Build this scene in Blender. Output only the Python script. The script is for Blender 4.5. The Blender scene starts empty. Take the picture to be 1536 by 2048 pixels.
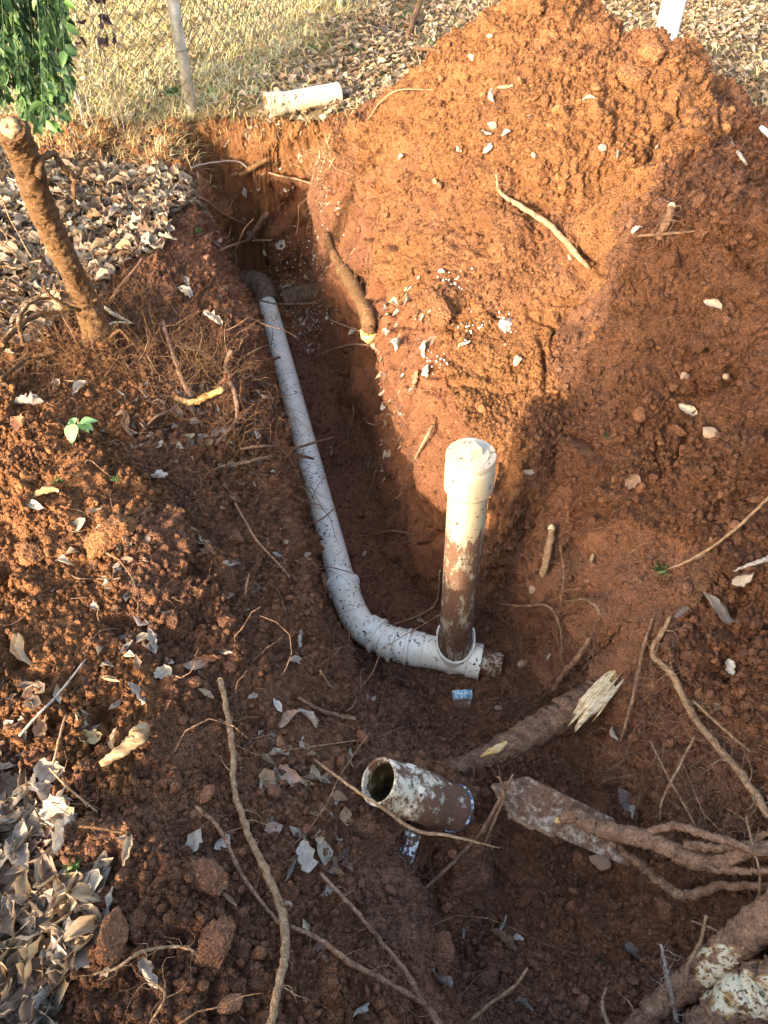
import bpy, bmesh, math, random
import numpy as np
from mathutils import Vector, Matrix
from mathutils.geometry import delaunay_2d_cdt
random.seed(7); rng = np.random.default_rng(7)
S = bpy.context.scene
COL = S.collection
R = math.radians

# ------------------------------------------------------------------ camera
PITCH = R(47); CAMZ = 1.6; FPX = 1479.0
cam = bpy.data.cameras.new('camera'); camo = bpy.data.objects.new('camera', cam)
COL.objects.link(camo); S.camera = camo
cam.sensor_fit = 'VERTICAL'; cam.sensor_height = 36.0; cam.lens = 36.0*FPX/2048
cam.clip_start = 0.02; cam.clip_end = 400
camo.location = (0, 0, CAMZ); camo.rotation_euler = (R(90)-PITCH, 0, 0)

# ------------------------------------------------------------------ light
SUN_EL = R(17); SUN_AZ = math.atan2(-0.60, -0.80)      # direction towards the sun: behind and left
W = bpy.data.worlds.new('World'); S.world = W; W.use_nodes = True
nt = W.node_tree; bg = nt.nodes['Background']
sky = nt.nodes.new('ShaderNodeTexSky'); sky.sky_type = 'NISHITA'; sky.sun_disc = False
sky.sun_elevation = SUN_EL; sky.sun_rotation = SUN_AZ % (2*math.pi)
sky.air_density = 1.0; sky.dust_density = 4.5; sky.ozone_density = 0.35
nt.links.new(sky.outputs[0], bg.inputs[0]); bg.inputs[1].default_value = 0.15
sl = bpy.data.lights.new('sun', 'SUN'); sl.energy = 2.0; sl.angle = R(0.6); sl.color = (1.0, 0.86, 0.68)
so = bpy.data.objects.new('sun', sl); COL.objects.link(so)
sdir = Vector((math.sin(SUN_AZ)*math.cos(SUN_EL), math.cos(SUN_AZ)*math.cos(SUN_EL), math.sin(SUN_EL)))
so.rotation_euler = (-sdir).to_track_quat('-Z', 'Y').to_euler(); so.location = (-6, -6, 6)
S.view_settings.view_transform = 'Standard'; S.view_settings.look = 'None'
S.view_settings.gamma = 1; S.view_settings.use_curve_mapping = False
S.view_settings.exposure = 2.65
S.cycles.max_bounces = 6; S.cycles.diffuse_bounces = 4

# ------------------------------------------------------------------ surveying
SP, CP = math.sin(PITCH), math.cos(PITCH)
def ray(px, py):
    u = (px-768)/FPX; v = (1024-py)/FPX
    return (u, CP+SP*v, -SP+CP*v)
def sight(px, py, z):                    # survey a mark of the photograph at a known height
    d = ray(px, py); t = (z-CAMZ)/d[2]
    return (t*d[0], t*d[1], z)
def project(x, y, z):
    zz = z-CAMZ
    dep = CP*y - SP*zz; up = SP*y + CP*zz
    return 768+FPX*x/dep, 1024-FPX*up/dep, dep

# ------------------------------------------------------------------ numpy noise
def _h(ix, iy, iz, k):
    n = (ix.astype(np.int64)*374761393 + iy.astype(np.int64)*668265263 + iz.astype(np.int64)*2147483647 + k*1274126177) & 0xffffffff
    n = ((n ^ (n >> 13))*1274126177) & 0xffffffff
    n = ((n ^ (n >> 16))*2246822519) & 0xffffffff
    return ((n ^ (n >> 15)) & 0xffffff).astype(np.float32)/16777215.0
def vnoise(P, sc, seed=0):
    Q = P/sc; I = np.floor(Q); F = (Q-I).astype(np.float32); F = F*F*(3-2*F); I = I.astype(np.int64)
    out = 0
    for a in (0, 1):
        wa = F[:, 0] if a else 1-F[:, 0]
        for b in (0, 1):
            wb = F[:, 1] if b else 1-F[:, 1]
            for c in (0, 1):
                wc = F[:, 2] if c else 1-F[:, 2]
                out = out + wa*wb*wc*_h(I[:, 0]+a, I[:, 1]+b, I[:, 2]+c, seed)
    return out
def fbm(P, sc, n=3, seed=0):
    o = 0; a = 1; t = 0
    for i in range(n):
        o = o + a*vnoise(P, sc/2**i, seed+i*17); t += a; a *= .5
    return o/t
def worley(P, sc, seed=0):
    Q = P/sc; B = np.floor(Q-.5).astype(np.int64)
    d1 = np.full(len(P), 9., np.float32); d2 = d1.copy(); idv = np.zeros(len(P), np.float32)
    for a in (0, 1):
        for b in (0, 1):
            for c in (0, 1):
                X, Y, Z = B[:, 0]+a, B[:, 1]+b, B[:, 2]+c
                r = _h(X, Y, Z, seed)
                jx = r*.8+.1; jy = (r*37.73) % 1*.8+.1; jz = (r*911.31) % 1*.8+.1
                d = (X+jx-Q[:, 0])**2+(Y+jy-Q[:, 1])**2+(Z+jz-Q[:, 2])**2
                d = d.astype(np.float32)
                m = d < d1
                d2 = np.where(m, d1, np.minimum(d2, d)); idv = np.where(m, (r*7771.7) % 1, idv); d1 = np.where(m, d, d1)
    return np.sqrt(d1), np.sqrt(d2), idv
def sstep(a, b, x):
    t = np.clip((x-a)/(b-a), 0, 1); return t*t*(3-2*t)

# ------------------------------------------------------------------ terrain: levels read off along its break lines
marks = []
def L(*pts):                              # polyline of sighted marks, resampled
    w = [sight(*p) for p in pts]; W3(*w)
def W3(*w):
    for a, b in zip(w[:-1], w[1:]):
        n = max(1, int(math.dist(a, b)/.12))
        for i in range(n):
            t = i/n; marks.append(tuple(a[k]*(1-t)+b[k]*t for k in range(3)))
    marks.append(w[-1])
def P3(*pts):
    for p in pts: marks.append(sight(*p))
# left rim of the trench
L((395,392,.0),(430,470,-.03),(470,590,-.09),(500,720,-.14),(528,850,-.18),(545,950,-.20),(568,1080,-.23),(606,1200,-.26),(645,1330,-.30),(690,1430,-.32))
L((700,1500,-.20),(712,1590,-.19),(745,1680,-.22),(790,1790,-.24),(835,1900,-.24),(870,2040,-.24))
# trench floor, left foot
W3((-.84,3.93,-.76),(-.75,3.6,-.80),(-.645,3.24,-.8),(-.45,2.5,-.8),(-.32,2.03,-.8),(-.265,1.80,-.8),(-.19,1.56,-.8),(-.08,1.40,-.8),(.12,1.28,-.78),(.3,1.2,-.75))
L((700,1380,-.55),(790,1400,-.66),(880,1440,-.70))
L((740,1450,-.42),(820,1480,-.55),(900,1500,-.6))
# floor middle
P3((620,700,-.79),(680,850,-.79),(740,1000,-.79),(780,1120,-.8),(850,1200,-.8),(1000,1300,-.78),(1050,1400,-.74),(1100,1480,-.7),(960,1450,-.72))
# floor, right foot
W3((-.43,3.93,-.72),(-.34,3.5,-.78),(-.27,3.2,-.79),(-.17,2.88,-.79),(-.04,2.5,-.79),(.04,2.18,-.79),(.11,1.96,-.79),(.19,1.79,-.78),(.30,1.72,-.77),(.43,1.67,-.76),(.54,1.55,-.72),(.64,1.40,-.66),(.69,1.28,-.63))
L((1185,1400,-.62),(1190,1480,-.63),(1180,1570,-.62))
# right rim
L((610,318,.10),(640,390,.02),(660,460,-.10),(692,560,-.19),(748,650,-.20),(812,745,-.12),(862,812,-.03),(900,872,.0),(965,905,-.03),(1040,930,-.06),(1110,960,-.10),(1180,1010,-.12))
# right wall lower part
L((1010,1080,-.42),(1090,1120,-.40),(1150,1150,-.40))
L((1196,880,.06),(1206,960,-.02),(1216,1040,-.08),(1226,1120,-.13),(1234,1200,-.19),(1240,1300,-.28),(1240,1400,-.37),(1228,1500,-.45))
# right slope
P3((1290,1000,.04),(1310,1200,-.13),(1350,1350,-.27),(1310,1450,-.37),(1300,1600,-.45),(1400,1500,-.33),(1536,1500,-.18),(1300,1740,-.50),(1440,1760,-.38),(1536,1730,-.27))
P3((1360,650,.42),(1536,640,.52),(1250,760,.24),(1400,900,.15),(1536,880,.31),(1170,850,.04),(1536,1100,.12),(1400,1100,.0),(1536,1300,-.06),(1240,870,.13))
L((1165,640,.24),(1195,560,.36),(1235,492,.53),(1310,458,.62),(1400,446,.67),(1536,415,.77))
L((1262,438,.45),(1335,402,.46),(1420,388,.49),(1536,360,.54))
# pit
P3((775,1640,-.24),(825,1665,-.36),(880,1680,-.47))
P3((950,1690,-.60),(1100,1640,-.66),(1010,1650,-.60),(985,1612,-.47),(1000,1850,-.60),(1150,1760,-.62),(1150,1900,-.58),(1300,1900,-.49),(1000,2040,-.45),(1200,2040,-.47),(1450,1950,-.36),(1536,2040,-.2),(1400,2040,-.36))
L((790,1690,-.48),(820,1780,-.55),(868,1880,-.54),(915,2030,-.50))
L((900,1545,-.50),(1060,1560,-.62))
# heap: foot, crest, knobs, front
L((705,272,.16),(780,200,.36),(860,128,.56),(960,58,.735),(1010,20,.80))
W3((.40,3.62,.70),(.62,3.4,.93),(.78,3.3,.86),(.92,3.15,.74),(1.06,3.0,.81),(1.16,2.8,.69),(1.30,2.6,.64))
P3((900,300,.50),(1100,300,.62),(1290,300,.73),(900,550,.22),(1100,550,.34),(1130,450,.43),(800,500,.14),(760,400,.20),(950,750,.07),(1090,750,.12),(1000,180,.70),(1200,150,.74),(1340,150,.80),(1360,230,.78),(1340,330,.70),(1450,320,.66),(820,300,.40),(1000,400,.46),(1000,620,.2),(860,640,.12),(870,750,.04),(1040,840,.03),(1130,700,.17),(1000,100,.76),(1200,400,.56))
W3((-.10,4.15,.18),(.3,4.25,.2),(.8,4.15,.24),(1.3,3.75,.22),(1.75,3.2,.2),(2.0,2.5,.22))
marks += [(1.7,1.9,.6),(1.5,1.4,.4),(1.4,.9,.1),(1.2,.5,.0),(1.3,2.2,.68),(1.5,2.5,.5),(2.2,1.8,.3),(2.2,1,.1),(2.2,0,.0),(1.1,.1,-.05),(1.2,-.3,0)]
# far wall
W3((-2.1,4.14,.12),(-1.6,4.17,.12),(-1.2,4.20,.12),(-.9,4.32,.15),(-.6,4.33,.15),(-.38,4.30,.15),(-.2,4.10,.16))
W3((-1.0,3.85,-.02),(-1.0,4.12,-.05))
L((60,330,.03),(180,345,.02),(300,352,.0),(385,362,-.02))
for col, dz in ((-.93, .0), (-.87, 0), (-.81, 0), (-.75, 0), (-.69, 0), (-.63, 0), (-.57, .0), (-.50, 0), (-.42, .0)):
    jg = .05*math.sin(col*31)+.03*math.sin(col*67)
    marks += [(col, 4.25+jg, .14), (col, 4.22+jg*.6, -.02), (col, 4.185, -.17), (col, 4.16, -.36+dz), (col*.98, 4.13, -.54+dz), (col*.96, 4.10, -.68+dz), (col*.94, 4.02, -.77)]
W3((.185,.80,-.31),(.215,.745,-.31),(.205,.69,-.36))
# left bank
P3((200,450,.05),(350,430,.08),(100,550,.05),(250,600,.02),(190,690,.04),(60,700,.03),(100,850,.03),(250,960,.0),(190,1040,.09),(100,1150,.03),(300,900,-.03),(330,1080,.05),(400,1130,-.06),(450,800,-.07),(350,700,-.03),(300,1300,.0),(120,1300,.04),(500,1300,-.12),(500,1500,-.12),(600,1600,-.12),(600,1450,-.15),(350,1600,.0),(240,1640,.08),(80,1700,-.04),(60,1950,-.04),(250,1800,.05),(200,1900,.04),(380,1740,.02),(430,1900,.0),(600,1850,-.12),(700,1950,-.14),(400,2040,.0),(160,2040,-.02))
# surroundings
for x in np.arange(-4.5, 4.6, .9):
    for y in (-2.5, -1.6, -.8, -.35): marks.append((x, y, 0.0))
    for y in (4.6, 5.4, 6.4, 7.6, 9, 10.5): marks.append((x, y, .17 if y < 5 else .2))
for y in np.arange(0, 4.5, .7):
    for x in (-4.5, -3.2, -2.3, -1.9): marks.append((x, y, .0+.03*y))
    for x in (2.8, 3.6, 4.5): marks.append((x, y, .04*y))
marks += [(-.2,.0,-.1),(.4,.02,-.25),(.8,.05,-.15),(-.6,0,0),(-1.2,.3,0),(-1.2,1.0,0)]

X0, X1, Y0, Y1, CS = -4.4, 4.4, -2.4, 10.4, .01
NX, NY = int((X1-X0)/CS), int((Y1-Y0)/CS)
def build_raster():
    _, kk = np.unique(np.round(np.array(marks)[:, :2]/.012), axis=0, return_index=True)
    M = np.array(marks)[kk]
    vs, _, fs, vo, _, _ = delaunay_2d_cdt([Vector((p[0], p[1])) for p in M], [], [], 0, 1e-6)
    zz = [M[o[0], 2] if o else 0 for o in vo]
    H = np.full((NY, NX), 0., np.float32)
    for f in fs:
        a, b, c = [np.array(vs[i]) for i in f]; za, zb, zc = [zz[i] for i in f]
        lo = np.minimum(np.minimum(a, b), c); hi = np.maximum(np.maximum(a, b), c)
        i0 = max(0, int((lo[0]-X0)/CS)); i1 = min(NX-1, int((hi[0]-X0)/CS)+1)
        j0 = max(0, int((lo[1]-Y0)/CS)); j1 = min(NY-1, int((hi[1]-Y0)/CS)+1)
        if i1 < i0 or j1 < j0: continue
        xs = X0+np.arange(i0, i1+1)*CS; ys = Y0+np.arange(j0, j1+1)*CS
        gx, gy = np.meshgrid(xs, ys)
        d = (b[1]-c[1])*(a[0]-c[0])+(c[0]-b[0])*(a[1]-c[1])
        if abs(d) < 1e-12: continue
        l1 = ((b[1]-c[1])*(gx-c[0])+(c[0]-b[0])*(gy-c[1]))/d
        l2 = ((c[1]-a[1])*(gx-c[0])+(a[0]-c[0])*(gy-c[1]))/d
        l3 = 1-l1-l2; m = (l1 >= -1e-6) & (l2 >= -1e-6) & (l3 >= -1e-6)
        sub = H[j0:j1+1, i0:i1+1]; sub[m] = (l1*za+l2*zb+l3*zc)[m]
    return H
def blur(A, s):
    r = int(3*s)+1; k = np.exp(-np.arange(-r, r+1)**2/(2*s*s)); k /= k.sum()
    B = np.pad(A, r, mode='edge')
    B = sum(k[i]*B[:, i:i+A.shape[1]] for i in range(2*r+1))
    return sum(k[i]*B[i:i+A.shape[0]] for i in range(2*r+1)).astype(np.float32)
H0 = build_raster()
H0 = .62*blur(H0, 1.6)+.38*blur(H0, 4.0)
def hz(x, y):
    fx = np.clip((np.asarray(x)-X0)/CS, 0, NX-1.001); fy = np.clip((np.asarray(y)-Y0)/CS, 0, NY-1.001)
    i = fx.astype(int); j = fy.astype(int); a = fx-i; b = fy-j
    return (H0[j, i]*(1-a)*(1-b)+H0[j, i+1]*a*(1-b)+H0[j+1, i]*(1-a)*b+H0[j+1, i+1]*a*b)
def hit(px, py, lift=0.0):                # where the line of sight through a mark meets the ground
    d = ray(px, py); t = np.arange(.4, 14, .01)
    g = CAMZ+t*d[2]-hz(t*d[0], t*d[1]); k = int(np.argmax(g < 0)) or len(t)-1
    a, b = g[k-1], g[k]; tt = t[k-1]+.01*a/(a-b+1e-9)
    tt = tt-lift/max(.25, math.sqrt(d[0]**2+d[1]**2+d[2]**2)*.8)
    return Vector((tt*d[0], tt*d[1], CAMZ+tt*d[2]))

# ------------------------------------------------------------------ names and materials
def tag(o, label=None, cat=None, group=None, kind=None):
    if label: o['label'] = label
    if cat: o['category'] = cat
    if group: o['group'] = group
    if kind: o['kind'] = kind
    return o
def link(name, me, mat=None, parent=None):
    o = bpy.data.objects.new(name, me); COL.objects.link(o)
    if mat: me.materials.append(mat)
    if parent: o.parent = parent
    return o
def empty(name, loc, **k):
    o = bpy.data.objects.new(name, None); COL.objects.link(o); o.location = loc; o.empty_display_size = .05
    return tag(o, **k)
def mesh_np(name, V, F, smooth=True, nper=None):
    me = bpy.data.meshes.new(name); V = np.asarray(V, np.float32); F = np.asarray(F, np.int32)
    me.vertices.add(len(V)); me.vertices.foreach_set('co', V.ravel())
    k = F.shape[1]; me.loops.add(F.size); me.loops.foreach_set('vertex_index', F.ravel())
    me.polygons.add(len(F)); me.polygons.foreach_set('loop_start', np.arange(0, F.size, k, dtype=np.int32))
    me.polygons.foreach_set('loop_total', np.full(len(F), k, np.int32))
    me.update(calc_edges=True)
    me.polygons.foreach_set('use_smooth', np.full(len(F), smooth))
    return me
def vcol(me, name, C):
    a = me.attributes.new(name, 'FLOAT_COLOR', 'POINT'); C = np.asarray(C, np.float32)
    if C.shape[1] == 3: C = np.hstack([C, np.ones((len(C), 1), np.float32)])
    a.data.foreach_set('color', C.ravel())
class N:                                   # tiny node helper
    def __init__(s, name, rough=.9, spec=.3):
        s.m = bpy.data.materials.new(name); s.m.use_nodes = True; s.t = s.m.node_tree
        s.b = s.t.nodes['Principled BSDF']; s.b.inputs['Roughness'].default_value = rough
        s.b.inputs['Specular IOR Level'].default_value = spec
    def n(s, typ, **k):
        x = s.t.nodes.new(typ)
        for a, v in k.items():
            if a.startswith('i_'):
                kk = a[2:]; kk = int(kk) if kk.isdigit() else kk.replace('_', ' '); x.inputs[kk].default_value = v
            else: setattr(x, a, v)
        return x
    def l(s, a, b): s.t.links.new(a, b)
    def coord(s, which='Object'): return s.n('ShaderNodeTexCoord').outputs[which]
    def noise(s, scale, detail=4, rough=.6, vec=None):
        x = s.n('ShaderNodeTexNoise', i_Scale=scale, i_Detail=detail, i_Roughness=rough)
        s.l(vec if vec is not None else s.coord(), x.inputs['Vector']); return x.outputs['Fac']
    def ramp(s, fac, stops):
        r = s.n('ShaderNodeValToRGB'); e = r.color_ramp.elements
        while len(e) < len(stops): e.new(.5)
        for i, (p, c) in enumerate(stops):
            e[i].position = p; e[i].color = (*c, 1) if len(c) == 3 else c
        s.l(fac, r.inputs[0]); return r.outputs[0]
    def mix(s, f, a, b, mode='MIX'):
        x = s.n('ShaderNodeMix', data_type='RGBA', blend_type=mode)
        for sock, v in ((x.inputs[0], f), (x.inputs[6], a), (x.inputs[7], b)):
            if isinstance(v, (int, float)): sock.default_value = v
            elif isinstance(v, tuple): sock.default_value = (*v, 1) if len(v) == 3 else v
            else: s.l(v, sock)
        return x.outputs[2]
    def math(s, op, a, b=0.0):
        x = s.n('ShaderNodeMath', operation=op)
        for sock, v in ((x.inputs[0], a), (x.inputs[1], b)):
            if isinstance(v, (int, float)): sock.default_value = v
            else: s.l(v, sock)
        return x.outputs[0]
    def attr(s, name): return s.n('ShaderNodeAttribute', attribute_name=name)
    def color(s, c):
        if isinstance(c, tuple): s.b.inputs['Base Color'].default_value = (*c, 1)
        else: s.l(c, s.b.inputs['Base Color'])
    def bump(s, h, strength=.5, dist=.004, prev=None):
        x = s.n('ShaderNodeBump', i_Strength=strength, i_Distance=dist); s.l(h, x.inputs['Height'])
        if prev is not None: s.l(prev, x.inputs['Normal'])
        return x.outputs[0]
    def normal(s, v): s.l(v, s.b.inputs['Normal'])

def soil_material(name='red_clay_soil', k=1.0, inst=False):
    g = N(name, .95, .12)
    at = g.attr('tint'); c = at.outputs['Color']
    if inst: at.attribute_type = 'INSTANCER'
    n1 = g.noise(260*k, 5, .7); n2 = g.noise(60*k, 4, .6)
    v = g.ramp(n1, [(.30, (.52, .50, .48)), (.55, (1.0, 1.0, 1.0)), (.74, (1.5, 1.46, 1.4))])
    w = g.ramp(n2, [(.3, (.84, .82, .80)), (.7, (1.16, 1.15, 1.12))])
    c = g.mix(1.0, g.mix(1.0, c, v, 'MULTIPLY'), w, 'MULTIPLY'); g.color(c)
    vo = g.n('ShaderNodeTexVoronoi', i_Scale=190.0*k); g.l(g.coord(), vo.inputs['Vector'])
    vo2 = g.n('ShaderNodeTexVoronoi', i_Scale=480.0*k); g.l(g.coord(), vo2.inputs['Vector'])
    b = g.bump(g.math('SUBTRACT', 1.0, vo.outputs['Distance']), .9, .006)
    b = g.bump(g.math('SUBTRACT', 1.0, vo2.outputs['Distance']), .8, .003, b)
    b = g.bump(n1, .4, .002, b)
    g.normal(b); return g.m
M_SOIL = soil_material(); M_CLODI = soil_material('red_clay_crumbs', .012, True); M_BIGCLOD = soil_material('red_clay_clod', .035)

# ------------------------------------------------------------------ terrain mesh: a grid denser where more of it shows
def build_terrain():
    ys = Y0+CS*np.arange(NY); xs = X0+CS*np.arange(NX)
    GX, GY = np.meshgrid(xs, ys); PX, PY, D = project(GX, GY, H0)
    vis = (D > .3) & (PX > -120) & (PX < 1656) & (PY > -60) & (PY < 2120)
    dy = np.hypot(np.diff(PX, axis=0), np.diff(PY, axis=0)); dy3 = np.hypot(CS, np.diff(H0, axis=0))
    v2 = vis[:-1]
    row = np.array([np.percentile(dy[j][v2[j]], 85) if v2[j].sum() > 5 else 0 for j in range(NY-1)])
    row = np.convolve(row, np.ones(5)/5, 'same')+.35
    cr = np.concatenate([[0], np.cumsum(row)]); NR = 1060; NC = 1000
    yr = np.interp(np.linspace(0, cr[-1], NR), cr, ys)
    V = np.zeros((NR, NC, 3), np.float32)
    for r, y in enumerate(yr):
        z = hz(xs, np.full(NX, y)); px, py, d = project(xs, np.full(NX, y), z)
        ok = (d > .3) & (px > -120) & (px < 1656) & (py > -80) & (py < 2140)
        w = np.where(ok[:-1], np.hypot(np.diff(px), np.diff(py))+120*np.hypot(CS, np.diff(z)), 25*np.hypot(CS, np.diff(z)))
        w = np.convolve(w, np.ones(7)/7, 'same')+.02
        c = np.concatenate([[0], np.cumsum(w)])
        x = np.interp(np.linspace(0, c[-1], NC), c, xs)
        V[r, :, 0] = x; V[r, :, 1] = y; V[r, :, 2] = hz(x, np.full(NC, y))
    return V
G = build_terrain(); NR, NC = G.shape[:2]
PV = G.reshape(-1, 3).astype(np.float64)
gx = (hz(PV[:, 0]+.012, PV[:, 1])-hz(PV[:, 0]-.012, PV[:, 1]))/.024
gy = (hz(PV[:, 0], PV[:, 1]+.012)-hz(PV[:, 0], PV[:, 1]-.012))/.024
NV = np.stack([-gx, -gy, np.ones_like(gx)], 1); NV /= np.linalg.norm(NV, axis=1)[:, None]
def inside(x, y, poly):
    r = np.zeros(len(x), bool); n = len(poly)
    for i in range(n):
        (xa, ya), (xb, yb) = poly[i], poly[(i+1) % n]
        c = ((ya > y) != (yb > y)) & (x < (xb-xa)*(y-ya)/(yb-ya+1e-12)+xa); r ^= c
    return r
def poly(*pts): return [sight(*p)[:2] for p in pts]
wob = (fbm(PV*np.array([1, 1, 0]), .22, 3, 5)-.5)[:, None]*.30
QX, QY = PV[:, 0]+wob[:, 0], PV[:, 1]+wob[:, 0]*.7
HEAP = poly((715,265,.16),(650,380,.04),(690,560,-.04),(790,745,-.02),(885,872,.0),(1040,930,-.06),(1180,1010,-.12),(1290,1200,-.25),(1360,1350,-.35),(1536,1500,-.18))+[(1.5,1.0),(2.2,1.6),(2.15,2.6),(1.8,3.3),(1.35,3.85),(.8,4.25),(.2,4.3)]
TRN = poly((395,385,.0),(475,590,-.08),(545,850,-.15),(588,1080,-.2),(650,1330,-.28),(700,1500,-.20),(745,1680,-.22),(835,1900,-.24),(870,2048,-.24))+[(.1,.1),(.9,.1)]+poly((1536,1740,-.25),(1500,1500,-.2),(1360,1350,-.35),(1290,1200,-.25),(1180,1010,-.12),(1040,930,-.06),(885,872,.0),(790,745,-.02),(690,560,-.04),(650,380,.04),(690,285,.16),(520,268,.16),(400,262,.15))
LITTER = [poly((-300,300,.05),(150,330,.03),(300,345,.0),(385,380,-.0),(380,430,.0),(300,520,.0),(210,620,.0),(90,690,.03),(-300,740,.03)),
          poly((-200,1500,0),(120,1530,.0),(185,1640,0),(180,1800,0),(150,2100,0),(-300,2300,0))]
in_heap = inside(QX, QY, HEAP); in_tr = inside(QX, QY, TRN) & ~in_heap
in_lit = inside(QX, QY, LITTER[0]) | inside(QX, QY, LITTER[1])
back = (QY > 4.2) & ~in_heap & ~in_tr
wallf = (PV[:, 2] < .12) & (PV[:, 1] > 3.6) & ~in_heap
back &= ~wallf
left_out = (QX < -1.75) | (QX > 2.3) | (QY < -.3)
soilw = np.where(in_lit | back | left_out, 0., 1.).astype(np.float32)      # 1 bare soil, 0 leafy ground
# displacement along the slope's normal: clods and crumbs of several sizes
Pn = PV
d1, d2, i1 = worley(Pn, .17, 11); A = (.6*np.clip(1-d1*1.15, 0, 1)**.7+.6*np.clip((d2-d1)*1.6, 0, 1)**.6)*(.25+.75*i1)
d1, d2, i2 = worley(Pn+7, .062, 12); B = (.45*np.sqrt(np.clip(1-(d1*1.25)**2, 0, 1))+.6*np.clip((d2-d1)*1.9, 0, 1)**.7)*(.2+.8*i2)
d1, d2, i3 = worley(Pn+3, .026, 13); C_ = (.4*np.sqrt(np.clip(1-(d1*1.3)**2, 0, 1))+.65*np.clip((d2-d1)*2.0, 0, 1)**.8)*(.15+.85*i3)
d1, d2, i4 = worley(Pn+1, .0125, 14); E = np.sqrt(np.clip(1-(d1*1.35)**2, 0, 1))*(.3+.7*i4)
rough = sstep(.36, .62, fbm(Pn, .38, 3, 21)); rough2 = sstep(.35, .65, fbm(Pn, .16, 3, 22))
low = fbm(Pn, .55, 4, 23)-.5
FLOOR = poly((560,560,-.78),(650,560,-.78),(735,740,-.79),(840,960,-.79),(900,1150,-.79),(960,1250,-.79),(800,1280,-.79),(700,1180,-.8),(600,800,-.8))
smooth_floor = inside(PV[:, 0], PV[:, 1], FLOOR)
steep = sstep(.75, .45, NV[:, 2])
leftmass = inside(QX, QY, poly((-100,780,0),(330,960,0),(420,1150,0),(330,1400,0),(260,1600,0),(420,1800,0),(420,2100,0),(150,2100,0),(180,1650,0),(120,1500,0),(-100,1500,0)))
amp = .55+.75*rough
amp = np.where(leftmass, 1.4, amp); amp = np.where(in_heap & (PV[:, 0]-.78*PV[:, 1]+.95 > 0), np.maximum(amp*1.1, 1.25), amp); amp = np.where(smooth_floor, .38, amp)
amp = amp*(1-.12*steep); amp = np.where((PV[:, 1] > 3.95) & (PV[:, 2] < .15) & (PV[:, 0] < -.1), 1.35, amp)
disp = (.09+.10*steep)*low*np.where(in_heap, 1.25, .8)+steep*.10*(fbm(Pn+20, .24, 3, 24)-.5)
crk = np.abs(fbm(Pn+np.array([3, 9, 1]), .26, 3, 37)-.5); crack = sstep(.010, .002, crk)*sstep(.48, .56, fbm(Pn+5, .5, 2, 38))*(PV[:, 0]-.78*PV[:, 1]+.95 < 0)
tb = np.abs(fbm(Pn+13, .045, 3, 26)-.5)*2
disp += amp*(.036*A*(.5+rough2)+.020*B*(.30+1.0*rough2)-.016*tb)+np.maximum(amp, .75)*(.0160*C_*(.6+.7*rough)+.0100*E)*np.where(smooth_floor, .55, 1)
disp -= crack*.028*in_heap
wp = Pn+(np.stack([fbm(Pn, .12, 2, 91), fbm(Pn+4, .12, 2, 92), fbm(Pn+8, .12, 2, 93)], 1)-.5)*.16
b1, b2, bi = worley(wp, .27, 15); blk = sstep(.40, .58, fbm(Pn+40, .45, 2, 39))*in_heap
disp += blk*(.055*(bi-.4)*sstep(.02, .12, b2-b1)-.030*sstep(.07, .015, b2-b1))
pits = sstep(.66, .74, fbm(Pn+31, .085, 2, 33))
disp -= pits*.022*amp
# vertical tooth marks on the cut faces
th = np.sin((PV[:, 0]*.8+PV[:, 1]*.5)*52+3*fbm(Pn*np.array([1, 1, .15]), .2, 2, 41)*6)
disp += steep*th*.008
disp *= soilw
disp += (1-soilw)*(.03*low+.012*(fbm(Pn, .05, 2, 51)-.5)+.03*(fbm(Pn, .2, 2, 52)-.5))
edge = np.clip(np.minimum.reduce([PV[:, 0]-X0, X1-PV[:, 0], PV[:, 1]-Y0, Y1-PV[:, 1]])/.8, 0, 1)
PD = PV+NV*(disp*edge)[:, None]
# the cut is kept clear of the pipe line
PIPE = [sight(505, 560, -.735), sight(531, 592, -.735), sight(686, 1172, -.735), sight(722, 1252, -.735), sight(778, 1285, -.735), sight(962, 1324, -.735)]
for a_, b_ in zip(PIPE[:-1], PIPE[1:]):
    a_ = np.array(a_[:2]); b_ = np.array(b_[:2]); ab = b_-a_; tt = np.clip(((PD[:, :2]-a_) @ ab)/(ab @ ab), 0, 1); w_ = PD[:, :2]-(a_+tt[:, None]*ab); dd = np.linalg.norm(w_, axis=1)+1e-9
    m = (dd < .092) & (PD[:, 2] > -.78); push = (.092-dd)*m*sstep(-.72, -.60, PD[:, 2]); PD[:, :2] += w_/dd[:, None]*push[:, None]
    PD[:, 2] -= sstep(.10, .05, dd)*np.clip(PD[:, 2]+.765, 0, None)*(PD[:, 2] < -.45)
PD = PD.astype(np.float32)
# soil tint: orange subsoil in the heap, browner damp earth in the cut and right-hand tip, some light and shade painted in
n_a = fbm(Pn, .30, 4, 61)[:, None]; n_b = fbm(Pn, .07, 3, 62)[:, None]; n_c = (.5*i2+.5*i3)[:, None]
orange = np.array([.238, .110, .046]); red = np.array([.200, .091, .048]); brown = np.array([.174, .090, .056]); dark = np.array([.125, .070, .048])
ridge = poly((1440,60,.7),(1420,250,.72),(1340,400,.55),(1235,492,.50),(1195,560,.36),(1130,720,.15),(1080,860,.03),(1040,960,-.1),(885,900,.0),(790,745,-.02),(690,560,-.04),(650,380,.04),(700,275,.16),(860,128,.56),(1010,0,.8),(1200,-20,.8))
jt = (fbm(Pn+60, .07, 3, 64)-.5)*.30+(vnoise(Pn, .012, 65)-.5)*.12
o = inside(PV[:, 0]+.7*wob[:, 0]+jt, PV[:, 1]+.5*wob[:, 0]-jt, ridge).astype(np.float32)[:, None]
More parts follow.
